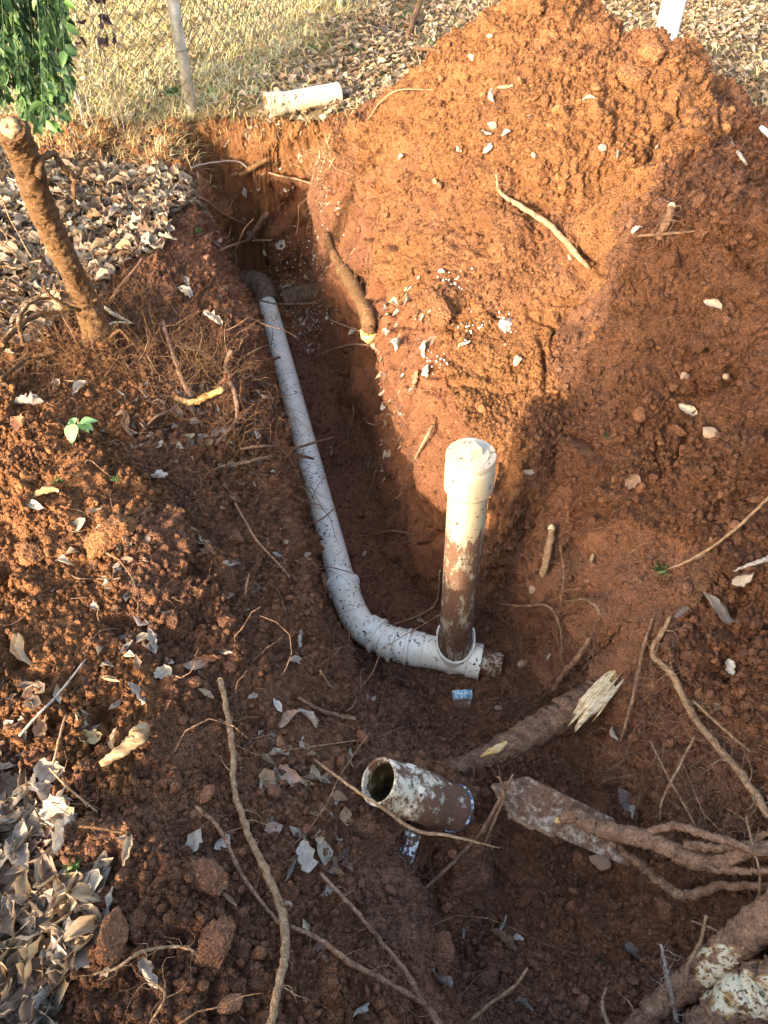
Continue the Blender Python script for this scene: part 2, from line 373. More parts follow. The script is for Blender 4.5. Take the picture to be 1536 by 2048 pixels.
oL = inside(QX, QY, poly((-300,700,0),(260,700,0),(330,1000,0),(250,1300,0),(250,1700,0),(120,1500,0),(-300,1500,0))).astype(np.float32)[:, None]  # left clod mass, painted more orange for the sunlight on it
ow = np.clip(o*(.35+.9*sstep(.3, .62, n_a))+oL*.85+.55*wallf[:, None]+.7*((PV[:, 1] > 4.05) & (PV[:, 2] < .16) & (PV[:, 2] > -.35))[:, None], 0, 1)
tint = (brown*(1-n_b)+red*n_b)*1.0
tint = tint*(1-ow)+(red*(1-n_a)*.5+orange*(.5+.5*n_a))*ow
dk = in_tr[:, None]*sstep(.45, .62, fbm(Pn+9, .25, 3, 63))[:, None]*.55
tint = tint*(1-dk)+dark*dk; tint = tint*np.where(in_tr, 1.28, np.where(in_heap, 1-.16*(1-o[:, 0]), 1.0))[:, None]  # tint brightened in the trench as fill light, darkened on the right slope as shade
fl = smooth_floor[:, None]*.5; tint = tint*(1-fl)+np.array([.21, .085, .05])*fl
tint *= (.78+.42*n_c)
ls = (1-soilw)[:, None]*np.ones((1, 1)); lt = np.array([.17, .125, .07])*(.6+.8*n_b)
straw_side = sstep(.35, -.2, PV[:, 0]-(-1.01+(PV[:, 1]-4.2)*.354)+.7*(fbm(PV, .8, 2, 72)-.5))[:, None]*back[:, None]
lt = lt*(1-straw_side)+np.array([.27, .205, .085])*(.7+.6*n_b)*straw_side
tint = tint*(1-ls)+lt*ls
idx = np.arange(NR*NC).reshape(NR, NC)
quads = np.stack([idx[:-1, :-1], idx[:-1, 1:], idx[1:, 1:], idx[1:, :-1]], -1).reshape(-1, 4)
reg = np.where(in_heap, 1, np.where(in_tr, 2, np.where(back | left_out, 3, 0)))
qreg = reg[quads[:, 0]]
for k, nm in ((0, 'left_bank'), (1, 'spoil_heap'), (2, 'trench'), (3, 'ground')):
    q = quads[qreg == k]; u, inv = np.unique(q, return_inverse=True)
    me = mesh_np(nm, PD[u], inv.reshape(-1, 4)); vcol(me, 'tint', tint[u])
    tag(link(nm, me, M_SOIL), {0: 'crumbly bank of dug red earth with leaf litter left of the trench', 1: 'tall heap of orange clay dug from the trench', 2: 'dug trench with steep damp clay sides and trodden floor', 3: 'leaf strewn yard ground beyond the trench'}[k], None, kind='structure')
# the surveyed ground after displacement, for setting things down on it
GI = {}
def on_ground(x, y):                      # top of the displaced surface near x, y
    k = (int(math.floor(x/.02)), int(math.floor(y/.02)))
    z = GI.get(k)
    return z if z is not None else float(hz(x, y))
kx = np.floor(PD[:, 0]/.02).astype(int); ky = np.floor(PD[:, 1]/.02).astype(int)
order = np.argsort(PD[:, 2]); GI = dict(zip(zip(kx[order].tolist(), ky[order].tolist()), PD[order, 2].tolist()))
cnt_ = np.floor((PD[:, 0]-X0)/CS).clip(0, NX-1).astype(int); row_ = np.floor((PD[:, 1]-Y0)/CS).clip(0, NY-1).astype(int)
HD = np.full((NY, NX), -9., np.float32); np.maximum.at(HD, (row_, cnt_), PD[:, 2]); dsp = np.where(HD > -5, HD-H0, 0.); wt = (HD > -5).astype(np.float32)
fill = blur(dsp.astype(np.float32), 2.)/np.maximum(blur(wt, 2.), 1e-3); HD = np.where(HD > -5, HD, H0+fill).astype(np.float32); HD = blur(HD, .5)
def surf_h(x, y):
    i = np.clip(((np.asarray(x)-X0)/CS).astype(int), 0, NX-1); j = np.clip(((np.asarray(y)-Y0)/CS).astype(int), 0, NY-1); return HD[j, i]
def on_ground(x, y): return float(surf_h(x, y))
def hit(px, py, lift=0.0):                # the same sight on the finished, clod covered surface
    d = ray(px, py); t = np.arange(.4, 14, .005)
    g = CAMZ+t*d[2]-surf_h(t*d[0], t*d[1]); k = int(np.argmax(g < 0)) or len(t)-1
    tt = t[k]-.002-lift/.85
    return Vector((tt*d[0], tt*d[1], CAMZ+tt*d[2]))
# field to the horizon
big = [(-90, -90), (90, -90), (90, 120), (-90, 120)]; inn = [(X0, Y0), (X1, Y0), (X1, Y1), (X0, Y1)]
bz = [0.0, 0.0, .2, .2]
Vf = [(x, y, (.2 if y > 0 else 0)) for x, y in big]+[(x, y, bz[i]-.004) for i, (x, y) in enumerate(inn)]
me = mesh_np('lawn', Vf, [(0, 1, 5, 4), (1, 2, 6, 5), (2, 3, 7, 6), (3, 0, 4, 7)], False)
vcol(me, 'tint', np.tile([.24, .19, .09], (8, 1)))
tag(link('lawn', me, M_SOIL), 'open lawn stretching away past the yard', kind='structure')
# ------------------------------------------------------------------ pipes
def pvc(name, base=(.80, .80, .76), dirt=.3, mud=None, speck=.5):
    g = N(name, .38, .45)
    n1 = g.noise(18, 6, .65); n2 = g.noise(70, 4, .6); n3 = g.noise(7, 3, .5)
    c = g.mix(g.ramp(n3, [(.4, (0, 0, 0)), (.8, (1, 1, 1))]), base, tuple(v*f for v, f in zip(base, (.92, .87, .74))))
    film = g.ramp(n1, [(.50-.2*dirt, (0, 0, 0)), (.85-.2*dirt, (1, 1, 1))])
    c = g.mix(g.math('MULTIPLY', film, .42), c, (.42, .25, .13))
    n2 = g.math('ADD', n2, g.math('MULTIPLY', g.math('SUBTRACT', g.noise(11, 3, .6), .5), .38))
    sp = g.ramp(n2, [(.61+.06*(1-speck), (0, 0, 0)), (.64+.06*(1-speck), (1, 1, 1))])
    c = g.mix(sp, c, (.075, .045, .03)); rough = g.mix(sp, (.36, .36, .36), (.95, .95, .95))
    if mud:
        # caked mud over part of the pipe, scraped away in slanted streaks
        sx = g.n('ShaderNodeSeparateXYZ'); g.l(g.coord(), sx.inputs[0])
        mp = g.n('ShaderNodeMapping'); mp.inputs['Scale'].default_value = (1, 1, .35); mp.inputs['Rotation'].default_value = (.5, .6, 0); g.l(g.coord(), mp.inputs[0])
        n4 = g.noise(34, 7, .72, mp.outputs[0])
        h = g.n('ShaderNodeMapRange', i_1=mud[0], i_2=mud[1]); g.l(sx.outputs[2], h.inputs[0])
        k = g.math('ADD', g.math('MULTIPLY', h.outputs[0], mud[2]), g.math('MULTIPLY', n4, .9)); k = g.math('ADD', k, mud[3])
        mk = g.ramp(k, [(.575, (0, 0, 0)), (.655, (1, 1, 1))])
        mc = g.ramp(g.noise(120, 4, .6), [(.3, (.085, .042, .024)), (.7, (.19, .092, .05))])
        c = g.mix(mk, c, mc); rough = g.mix(mk, rough, (.95, .95, .95))
        g.normal(g.bump(g.math('ADD', g.math('MULTIPLY', mk, .6), g.math('MULTIPLY', g.noise(150, 4, .6), g.math('MULTIPLY', mk, .5))), .7, .004))
    g.color(c); g.l(rough, g.b.inputs['Roughness']); return g.m
M_PVC = pvc('white_plastic', (.92, .90, .81), .12, None, .85)
M_PVC_FIT = pvc('white_plastic_fitting', (.92, .90, .81), .35, None, .9)
M_PVC_CREAM = pvc('aged_cream_plastic', (.44, .395, .30), .5, None, .95)
M_PVC_CLEAN = pvc('clean_white_plastic', (.58, .66, .72), 0, None, .1)
M_CORR = (lambda g: (g.color(g.ramp(g.noise(30, 4), [(.35, (.07, .05, .036)), (.7, (.24, .16, .10))])), g.m)[1])(N('black_ribbed_plastic', .6, .3))

def frames(pts):
    pts = [Vector(p) for p in pts]; T = []
    for i in range(len(pts)):
        a = pts[max(0, i-1)]; b = pts[min(len(pts)-1, i+1)]; T.append((b-a).normalized() if (b-a).length > 1e-9 else Vector((0, 0, 1)))
    up = Vector((0, 0, 1)) if abs(T[0].z) < .9 else Vector((1, 0, 0))
    n = (up-T[0]*up.dot(T[0])).normalized(); out = []
    for i, t in enumerate(T):
        n = (n-t*n.dot(t)); n = n.normalized() if n.length > 1e-6 else t.orthogonal().normalized()
        out.append((pts[i], n, t.cross(n)))
    return out
def tube(pts, rad, seg=10, cap=True, wob=0.0, seed=0):
    fr = frames(pts); rr = rad if hasattr(rad, '__len__') else [rad]*len(pts); V = []; F = []
    rn = random.Random(seed)
    for (p, n, b), r in zip(fr, rr):
        for k in range(seg):
            a = 2*math.pi*k/seg; q = r*(1+wob*(rn.random()-.5)*2)
            V.append(p+(n*math.cos(a)+b*math.sin(a))*q)
    m = len(fr)
    for i in range(m-1):
        for k in range(seg): F.append((i*seg+k, i*seg+(k+1) % seg, (i+1)*seg+(k+1) % seg, (i+1)*seg+k))
    return V, F, seg, m
def tube_mesh(name, pts, rad, seg=10, cap=True, wob=0.0, seed=0, origin=None):
    V, F, s, m = tube(pts, rad, seg, cap, wob, seed)
    o = Vector(origin) if origin is not None else Vector((0, 0, 0))
    me = bpy.data.meshes.new(name)
    if cap: F = F+[tuple(range(s-1, -1, -1)), tuple(range((m-1)*s, m*s))]
    me.from_pydata([tuple(v-o) for v in V], [], F)
    for p in me.polygons: p.use_smooth = len(p.vertices) == 4
    return me
def smooth_path(pts, n=6):                # Catmull-Rom through the given points
    P = [Vector(p) for p in pts]; P = [P[0]*2-P[1]]+P+[P[-1]*2-P[-2]]; out = []
    for i in range(1, len(P)-2):
        for k in range(n):
            t = k/n; a, b, c, d = P[i-1:i+3]
            out.append(.5*((2*b)+(c-a)*t+(2*a-5*b+4*c-d)*t*t+(3*b-a-3*c+d)*t**3))
    out.append(P[-2]); return out
def bore(name, prof, a, b, mat, parent, origin, seg=40):
    """turn a profile of (distance along a->b in metres, radius) round the axis"""
    a = Vector(a); b = Vector(b); t = (b-a).normalized(); n = t.orthogonal().normalized(); c = t.cross(n); o = Vector(origin)
    V = []; F = []
    for d, r in prof:
        for k in range(seg):
            an = 2*math.pi*k/seg; V.append(tuple(a+t*d+(n*math.cos(an)+c*math.sin(an))*r-o))
    for i in range(len(prof)-1):
        for k in range(seg): F.append((i*seg+k, i*seg+(k+1) % seg, (i+1)*seg+(k+1) % seg, (i+1)*seg+k))
    me = bpy.data.meshes.new(name); me.from_pydata(V, [], F)
    me.shade_smooth()
    ob = link(name, me, mat, parent)
    bm = bmesh.new(); bm.from_mesh(me)
    bmesh.ops.recalc_face_normals(bm, faces=bm.faces)
    for e in bm.edges:
        if len(e.link_faces) == 2 and e.calc_face_angle() > .5: e.smooth = False
    bm.to_mesh(me); bm.free(); return ob
def pipe_prof(L_, ro, wall=.005, hollow=True):
    if hollow: return [(.0, ro-wall), (.0, ro-.001), (.0015, ro), (L_-.0015, ro), (L_, ro-.001), (L_, ro-wall), (L_*.5, ro-wall), (0, ro-wall)]
    return [(0, .0005), (0, ro), (L_, ro), (L_, .0005)]

RP = .0535                                  # outside radius of the sewer pipe
FAR = Vector(sight(531, 592, -.735)); NEAR = Vector(sight(686, 1172, -.735))
line = empty('drain_line', NEAR, label='long white plastic drain pipe with bend and tee lying on the trench floor', cat='drain pipe')
O = NEAR
bore('pipe', pipe_prof((FAR-NEAR).length, RP), NEAR, FAR, M_PVC, line, O, 48)
d0 = (NEAR-FAR).normalized()
# bends: the line turns right in two steps
E0 = NEAR; E1 = Vector(sight(722, 1252, -.735)); E2 = Vector(sight(778, 1285, -.735)); T0 = Vector(sight(822, 1296, -.735)); T1 = Vector(sight(962, 1324, -.735))
def hub(name, c, dirv, ln, r=.0635, mat=M_PVC_FIT, rim=.0695):
    dirv = dirv.normalized(); a = c-dirv*ln/2
    return bore(name, [(0, RP-.004), (0, rim-.002), (.002, rim), (.010, rim), (.013, r), (ln-.004, r), (ln, r-.003), (ln, RP-.003)], a, a+dirv, mat, line, O, 48)
dE = (T1-T0).normalized(); dM = (E2-E1).normalized()
path = smooth_path([E0-d0*.01, E0+d0*.035, E1-(d0+dM).normalized()*.005, E2-dM*.03, E2+dM*.01], 7)
me = tube_mesh('elbow', path, .0575, 40, False, origin=O); link('elbow', me, M_PVC_FIT, line)
hub('elbow_hub', E0+d0*.012, d0, .058)
hub('elbow_hub', E1.lerp(E2, .42), -dM, .055)
me = tube_mesh('bend', smooth_path([E2-dM*.03, E2, E2.lerp(T0, .5), T0+dE*.03], 6), .0560, 40, False, origin=O); link('bend', me, M_PVC_FIT, line)
hub('bend_hub', E2+dM*.002, -(dM+dE*.6), .052)
hub('coupling', E2.lerp(T0, .62), -dE, .05)
# tee: run with a saddle branch standing up
run = bore('tee', [(0, RP-.002), (0, .0645), (.002, .0655), (.042, .0655), (.048, .061), ((T1-T0).length-.052, .059), ((T1-T0).length-.046, .065), ((T1-T0).length-.001, .065), ((T1-T0).length, .063), ((T1-T0).length, RP-.001), ((T1-T0).length-.04, RP-.001)], T0, T1, M_PVC_FIT, line, O, 48)
BR = Vector(sight(908, 1305, -.72)); RB = Vector((BR.x, BR.y, -.735))
# cut-away branch hub: a collar open towards the far side, higher at its two sides
seg = 56; V = []; F = []
for side, rr in ((0, .0665), (1, .0605)):
    for ring in range(6):
        for k in range(seg+1):
            a = math.pi*(-1.12)+2*math.pi*1.12*k/seg-math.pi/2
            aa = (a+math.pi/2)                                   # 0 at the front
            top = -.735+.060+.072*min(1, abs(aa)/1.9)**2.2
            if abs(aa) > 2.3: top = -.735+.075
            z0 = -.735-.045
            z = z0+(top-z0)*ring/5; flare = .004 if ring == 5 else 0
            V.append((RB.x+math.cos(a)*(rr+flare)-O.x, RB.y+math.sin(a)*(rr+flare)-O.y, z-O.z))
n1 = seg+1
for s_ in (0, 1):
    for r_ in range(5):
        for k in range(seg):
            i = s_*6*n1+r_*n1+k; q = (i, i+1, i+n1+1, i+n1); F.append(q if s_ == 0 else q[::-1])
for k in range(seg):
    i = 5*n1+k; j = 11*n1+k; F.append((i, i+1, j+1, j))
me = bpy.data.meshes.new('branch_hub'); me.from_pydata(V, [], F); me.shade_smooth(); link('branch_hub', me, M_PVC_FIT, line)
# ------------------------------------------------------------------ riser with its cleanout plug
M_RISER = pvc('mud_caked_plastic', (.44, .385, .28), .6, (.72, .64, .185, .02), .9)
base = Vector((RB.x, RB.y, -.71)); TOPW = Vector((.236, RB.y+.015, .245))
ax = (TOPW-base).normalized(); Lr = (TOPW-base).length
ris = empty('cleanout_riser', base, label='upright mud streaked drain riser with square headed plug standing in the tee', cat='cleanout pipe')
bore('pipe', pipe_prof(Lr-.1, .0575, hollow=False), base, TOPW, M_RISER, ris, base, 56)
hb = base+ax*(Lr-.135)
bore('coupling', [(0, .056), (0, .060), (.016, .0695), (.098, .0695), (.104, .0680), (.112, .0650), (.118, .0690), (.132, .0690), (.135, .0670), (.135, .052), (.120, .052)], hb, hb+ax, M_PVC_CREAM, ris, base, 56)
plug = bore('plug', [(0, .0005), (0, .0515), (.010, .0515), (.012, .0495), (.012, .0005)], hb+ax*.125, hb+ax*2, M_PVC_CREAM, ris, base, 56)
bm = bmesh.new(); bmesh.ops.create_cube(bm, size=1)
for v in bm.verts:
    s_ = .86 if v.co.z > 0 else 1; v.co.x *= .046*s_; v.co.y *= .046*s_; v.co.z *= .026
bmesh.ops.bevel(bm, geom=bm.edges[:], offset=.0018, segments=2, affect='EDGES')
bmesh.ops.rotate(bm, cent=(0, 0, 0), matrix=Matrix.Rotation(R(33), 3, 'Z'), verts=bm.verts)
c = hb+ax*.149-base; bmesh.ops.translate(bm, vec=c, verts=bm.verts)
me = bpy.data.meshes.new('square_head'); bm.to_mesh(me); bm.free(); link('square_head', me, M_PVC_CREAM, plug)
# muddy end of the old line, right of the tee
M_OLD = pvc('mud_caked_old_plastic', (.66, .62, .50), .6, (-.2, -.3, .3, .1), .9)
a = T1-dE*.02; old = bore('old_pipe_stub', pipe_prof(.095, .047), a, a+dE, pvc('muddy_stub_plastic', (.62, .55, .46), .9, (.2, -.2, .1, .15), 1), None, a, 36)
old.location = a; tag(old, 'short mud caked pipe stub running into the clay right of the tee', 'pipe stub')
# ------------------------------------------------------------------ open pipe end in front
PO = Vector(sight(757, 1562, -.105)); da = Vector((.62, .08, -.72)).normalized()
M_OPEN = pvc('scraped_old_plastic', (.72, .68, .56), .8, (-.03, -.22, .18, .145), .9)
op = empty('open_pipe', PO, label='open ended muddy pipe fitting sticking out of the bank beneath the thick root', cat='drain pipe')
bore('pipe', [(.022, .047), (.012, .047), (0, .0485), (0, .0545), (.003, .0562), (.085, .0562), (.087, .054)], PO, PO+da, M_OPEN, op, PO, 56)
bore('coupling', [(.083, .052), (.083, .0605), (.090, .0635), (.20, .0635), (.206, .0625), (.206, .055)], PO, PO+da, M_OPEN, op, PO, 56)
M_INNER = (lambda g: (g.color(g.ramp(g.noise(38, 5, .7), [(.40, (.018, .013, .008)), (.58, (.075, .06, .022)), (.70, (.30, .26, .13))])), g.m)[1])(N('shaded_slimy_inside', .5))  # inside coloured dark for the shade in the bore, with olive specks
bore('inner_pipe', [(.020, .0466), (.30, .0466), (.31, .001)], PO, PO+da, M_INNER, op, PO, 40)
M_BLUE = (lambda g: (g.color(g.ramp(g.noise(60, 3), [(.47, (.10, .055, .035)), (.53, (.10, .28, .50)), (.62, (.75, .78, .78))])), g.m)[1])(N('blue_primer', .5))
bore('primer_ring', [(.296, .050), (.296, .0605), (.303, .0605), (.303, .050)], PO, PO+da, M_BLUE, op, PO, 48)
bore('lower_pipe', pipe_prof(.098, .0575), PO+da*.205, PO+da, M_OPEN, op, PO, 48)
# ------------------------------------------------------------------ corrugated pipe ends
def corrugated(name, path, r, label):
    fr = smooth_path(path, 44); o = Vector(path[0]); L_ = 0; rad = []; pr = fr[0]
    for p in fr:
        L_ += (p-pr).length; pr = p; rad.append(r*(1+.11*math.sin(L_/.024*2*math.pi)))
    me = tube_mesh(name, fr, rad, 28, False, origin=o); ob = link(name, me, M_CORR); ob.location = o
    return tag(ob, label, 'drain pipe')
q = FAR
corrugated('corrugated_pipe', [q+Vector((.03, -.10, .0)), q+Vector((-.005, .02, .005)), q+Vector((-.05, .13, .0)), q+Vector((-.14, .22, -.03)), q+Vector((-.25, .26, -.06))], .064, 'black ribbed pipe sleeved over the far end of the white pipe')
q = Vector(sight(612, 590, -.70))
corrugated('corrugated_pipe', [q+Vector((-.12, -.01, -.03)), q, q+Vector((.10, -.015, .01)), q+Vector((.22, -.04, -.03))], .062, 'half buried black ribbed pipe lying crosswise at the far end of the trench')
# ------------------------------------------------------------------ fallen pipe and standing pipe
a = Vector(sight(532, 192, .245)); b = Vector(sight(678, 172, .245))
a.z = on_ground(a.x, a.y)+.058; b.z = on_ground(b.x, b.y)+.05
fp = empty('fallen_pipe', a, label='short length of dirty cream pipe with hub lying on the leaves beyond the trench', cat='pipe')
Lf = (b-a).length
bore('pipe', pipe_prof(Lf, .0535), a, b, M_PVC_CREAM, fp, a, 40)
bore('hub', [(-.004, .053), (-.004, .0615), (.0, .064), (.075, .064), (.085, .060), (.10, .055)], a, b, M_PVC_CREAM, fp, a, 40)
g = Vector(sight(1326, 78, .62)); g = Vector((g.x*1.10, 3.55, .0)); g = Vector((1.325, 4.0, .1))
sp = empty('standing_pipe', g, label='clean pale blue white pipe standing upright behind the heap', cat='pipe')
bore('pipe', pipe_prof(1.25, .0535), g, g+Vector((0, .02, 1)), M_PVC_CLEAN, sp, g, 48)

# the black print line along the standing pipe, too fine to read
M_INK = N('black_ink', .6).m; M_INK.node_tree.nodes['Principled BSDF'].inputs['Base Color'].default_value = (.08, .09, .11, 1)
V = []; F = []; rk = random.Random(3); zc = .66
while zc < 1.0:
    h_ = rk.choice((.008, .012, .016, .02)); k = len(V)
    for dz in (0, h_):
        for an in (-1.62, -1.53): V.append((math.cos(an)*.0542, math.sin(an)*.0542, zc+dz))
    F.append((k, k+1, k+3, k+2)); zc += h_+rk.choice((.004, .006, .014))
me = bpy.data.meshes.new('print_line'); me.from_pydata(V, [], F); link('print_line', me, M_INK, sp)
# a looped pen stroke across the coupling by the tee
M_PEN = N('dark_blue_pen', .5).m; M_PEN.node_tree.nodes['Principled BSDF'].inputs['Base Color'].default_value = (.05, .04, .12, 1)
cc = E2.lerp(T0, .62)-O; ux = dE; uy = Vector((-dE.y, dE.x, 0)).normalized(); pts = []
for i in range(22):
    an = 2.6+2.2*i/21; sh_ = -.026+.018*math.sin(i*.30)+(.012*math.sin((i-13)*.9) if i > 12 else 0); pts.append(cc+ux*sh_+(uy*math.cos(an)+Vector((0, 0, 1))*-math.sin(an))*.0648)
link('pen_mark', tube_mesh('pen_mark', pts, .0011, 5), M_PEN, line)
# ------------------------------------------------------------------ unseen shed added behind the camera so that its corner shades the near dig
def boxmesh(name, lo, hi, origin=(0, 0, 0), bev=0.0):
    bm = bmesh.new(); bmesh.ops.create_cube(bm, size=1)
    for v in bm.verts:
        for k in range(3): v.co[k] = (lo[k]+hi[k])/2+v.co[k]*(hi[k]-lo[k])-origin[k]
    if bev: bmesh.ops.bevel(bm, geom=bm.edges[:], offset=bev, segments=1, affect='EDGES')
    me = bpy.data.meshes.new(name); bm.to_mesh(me); bm.free(); return me
g = N('weathered_siding', .8); g.color(g.ramp(g.noise(9, 4), [(.3, (.34, .32, .28)), (.7, (.44, .42, .38))])); M_SID = g.m
SX, SY, SH = -1.86, -1.42, 2.35
shed = empty('added_shade_shed', (SX, SY, 0), label='unseen board sided shed added behind the dig to cast shade', cat='shed')
link('wall', boxmesh('wall', (SX, SY-2.6, -.05), (SX+3.0, SY, SH-.04), (SX, SY, 0)), M_SID, shed)
link('roof', boxmesh('roof', (SX-.02, SY-2.7, SH-.038), (SX+3.1, SY+.03, SH), (SX, SY, 0)), M_SID, shed)
bme = boxmesh('board', (-.012, 0, -.075), (3.02, .018, .072))
for i in range(15):
    b_ = link('board', bme, None if i else M_SID, shed); b_.location = (0, .002, .12+i*.155); b_.rotation_euler = (R(-4), 0, 0)
# ------------------------------------------------------------------ loose clods of every size: far too many to count
protos = bpy.data.collections.new('clod_shapes')
def clod_mesh(name, k, sub=3, fine=0.0):
    bm = bmesh.new(); bmesh.ops.create_icosphere(bm, subdivisions=sub, radius=1)
    P = np.array([v.co[:] for v in bm.verts]); n = P.copy(); r0 = np.random.default_rng(k)
    P = P*np.array([1, .55+.4*r0.random(), .45+.35*r0.random()])
    a, _, _ = worley(P+k*9, .75, k); b, _, _ = worley(P+k*5, .36, k+3); c, _, _ = worley(P+k*3, .19, k+5)
    for _ in range(11):
        nv_ = r0.normal(0, 1, 3); nv_ /= np.linalg.norm(nv_); o_ = r0.uniform(.42, .72); dd = P @ nv_-o_; P = P-np.clip(dd, 0, None)[:, None]*nv_*.93
    d = .16*(1-a)+.20*(1-b)*1.1+.16*(1-c)+.55*(fbm(P+k*4, .7, 3, k)-.5)+.25
    P = P*(1+(d-.35))[:, None]
    if fine:
        e, _, _ = worley(P+k*2, .13, k+7); e2, _, _ = worley(P+k, .07, k+8); P = P*(1+fine*(.5-e)+fine*.6*(.5-e2))[:, None]
    P = (P @ np.array(Matrix.Rotation(r0.random()*3, 3, 'X'))).astype(float)
    for v, p in zip(bm.verts, P): v.co = p
    me = bpy.data.meshes.new(name); bm.to_mesh(me); bm.free(); me.shade_smooth(); return me
for k in range(6):
    me = clod_mesh('clod', k+1, 2); me.materials.append(M_CLODI); protos.objects.link(bpy.data.objects.new('clod', me))
rslope = in_heap & (PV[:, 0]-.78*PV[:, 1]+.95 > 0)
gw = soilw*np.where(rslope, 1.9, 1.0)*np.where((PV[:, 1] > 3.9), 1.6, 1.0)*np.where(in_heap, 1.1, 1.0)*np.where(smooth_floor, .35, 1)*(1-.45*steep)*(.5+.9*rough2)
cell = np.gradient(G[:, :, 0], axis=1)*np.gradient(G[:, :, 1], axis=0)
pxv, pyv, dv = project(PV[:, 0], PV[:, 1], PV[:, 2])
vis = (pxv > -150) & (pxv < 1700) & (pyv > -100) & (pyv < 2200) & (dv > .3)
def pick(w, n, seed):
    w = w*vis; r_ = np.random.default_rng(seed); c = np.cumsum(w); return np.searchsorted(c, r_.random(n)*c[-1])
ca = np.abs(cell.ravel()).astype(np.float64)
nb = 150000
ids = np.concatenate([pick(gw*ca, 60000, 1), pick(gw*np.sqrt(ca+1e-9)*.01, nb-60000, 2)])
r_ = np.random.default_rng(5)
sz = .0026+.0085*r_.random(nb)**3.6+np.where(r_.random(nb) > .992, .016*r_.random(nb), 0)
sz *= np.where(leftmass[ids], .95, 1)*np.where(rslope[ids], 1.25, 1); sz = np.where((pyv[ids] < 1000), sz*.95, sz)
cp = PD[ids]+NV[ids]*(sz*.35)[:, None]
ct = tint[ids]*(.8+.45*r_.random(nb))[:, None]
def scatter(name, P_, rot, scl, col, coll, mat=None):
    me = bpy.data.meshes.new(name); me.vertices.add(len(P_)); me.vertices.foreach_set('co', np.asarray(P_, np.float32).ravel())
    a = me.attributes.new('rot', 'FLOAT_VECTOR', 'POINT'); a.data.foreach_set('vector', np.asarray(rot, np.float32).ravel())
    a = me.attributes.new('scl', 'FLOAT_VECTOR', 'POINT'); a.data.foreach_set('vector', np.asarray(scl, np.float32).ravel())
    vcol(me, 'tint', col)
    o = link(name, me); gt = bpy.data.node_groups.new(name+'_nodes', 'GeometryNodeTree')
    gt.interface.new_socket('Geometry', in_out='INPUT', socket_type='NodeSocketGeometry'); gt.interface.new_socket('Geometry', in_out='OUTPUT', socket_type='NodeSocketGeometry')
    i = gt.nodes.new('NodeGroupInput'); u = gt.nodes.new('NodeGroupOutput')
    mp = gt.nodes.new('GeometryNodeMeshToPoints'); ip = gt.nodes.new('GeometryNodeInstanceOnPoints'); ci = gt.nodes.new('GeometryNodeCollectionInfo')
    ci.inputs['Collection'].default_value = coll; ci.inputs['Separate Children'].default_value = True; ci.inputs['Reset Children'].default_value = True
    ra = gt.nodes.new('GeometryNodeInputNamedAttribute'); ra.data_type = 'FLOAT_VECTOR'; ra.inputs[0].default_value = 'rot'
    sa = gt.nodes.new('GeometryNodeInputNamedAttribute'); sa.data_type = 'FLOAT_VECTOR'; sa.inputs[0].default_value = 'scl'
    l = gt.links.new
    l(i.outputs[0], mp.inputs[0]); l(mp.outputs[0], ip.inputs['Points']); l(ci.outputs[0], ip.inputs['Instance'])
    ip.inputs['Pick Instance'].default_value = True; l(ra.outputs[0], ip.inputs['Rotation']); l(sa.outputs[0], ip.inputs['Scale']); l(ip.outputs[0], u.inputs[0])
    md = o.modifiers.new('scatter', 'NODES'); md.node_group = gt; return o
o = scatter('soil_clods', cp, r_.random((nb, 3))*6.28, sz[:, None]*(.62+.7*r_.random((nb, 3))), ct, protos)
tag(o, 'loose crumbs and clods of red clay strewn over the dig', kind='stuff')

# ------------------------------------------------------------------ leaves
def leaf_shape(kind, n=7, seed=0):
    """a curled leaf lying roughly flat, 1 long; returns verts, faces"""
    rr = np.random.default_rng(seed); V = []; F = []
    ts = np.linspace(0, 1, n); fold = rr.uniform(.15, 1.0); curl = rr.uniform(-1.9, 2.5); tw = rr.uniform(-1.3, 1.3); side = rr.uniform(-.35, .35); roll = rr.uniform(-.6, 1.6)
    for i, t in enumerate(ts):
        w = math.sin(math.pi*min(1, t**.8))**.75*.30 if kind == 0 else None
        if kind == 1: w = .40*math.sin(math.pi*t**.8)**.55*(.50+.50*abs(math.cos(math.pi*3*t)))
        if kind == 2: w = .22*math.sin(math.pi*t**1.1)**.8
        w = max(w, .012)
        # spine bends in the xz plane
        a = curl*(t-.5); x = (math.sin(a)/curl if abs(curl) > .05 else t-.5); z = ((1-math.cos(a))/curl if abs(curl) > .05 else 0)
        y0 = side*math.sin(t*3)*.3; ang = tw*(t-.5)
        for s in (-1, -.5, 0, .5, 1):
            aa = abs(s)*fold+roll*max(0, s)*.5
            yy = s*w*math.cos(aa); zz = abs(s)*w*math.sin(aa)+.045*rr.standard_normal()*(abs(s) > .1)
            y_, z_ = yy*math.cos(ang)-zz*math.sin(ang), yy*math.sin(ang)+zz*math.cos(ang)
            V.append((x+.03*rr.standard_normal()*(abs(s) > .6), y0+y_, z+z_))
    for i in range(n-1):
        for k in range(4): F.append((i*5+k, i*5+k+1, (i+1)*5+k+1, (i+1)*5+k))
    V = np.array(V); V[:, 2] -= V[:, 2].min(); return V, F
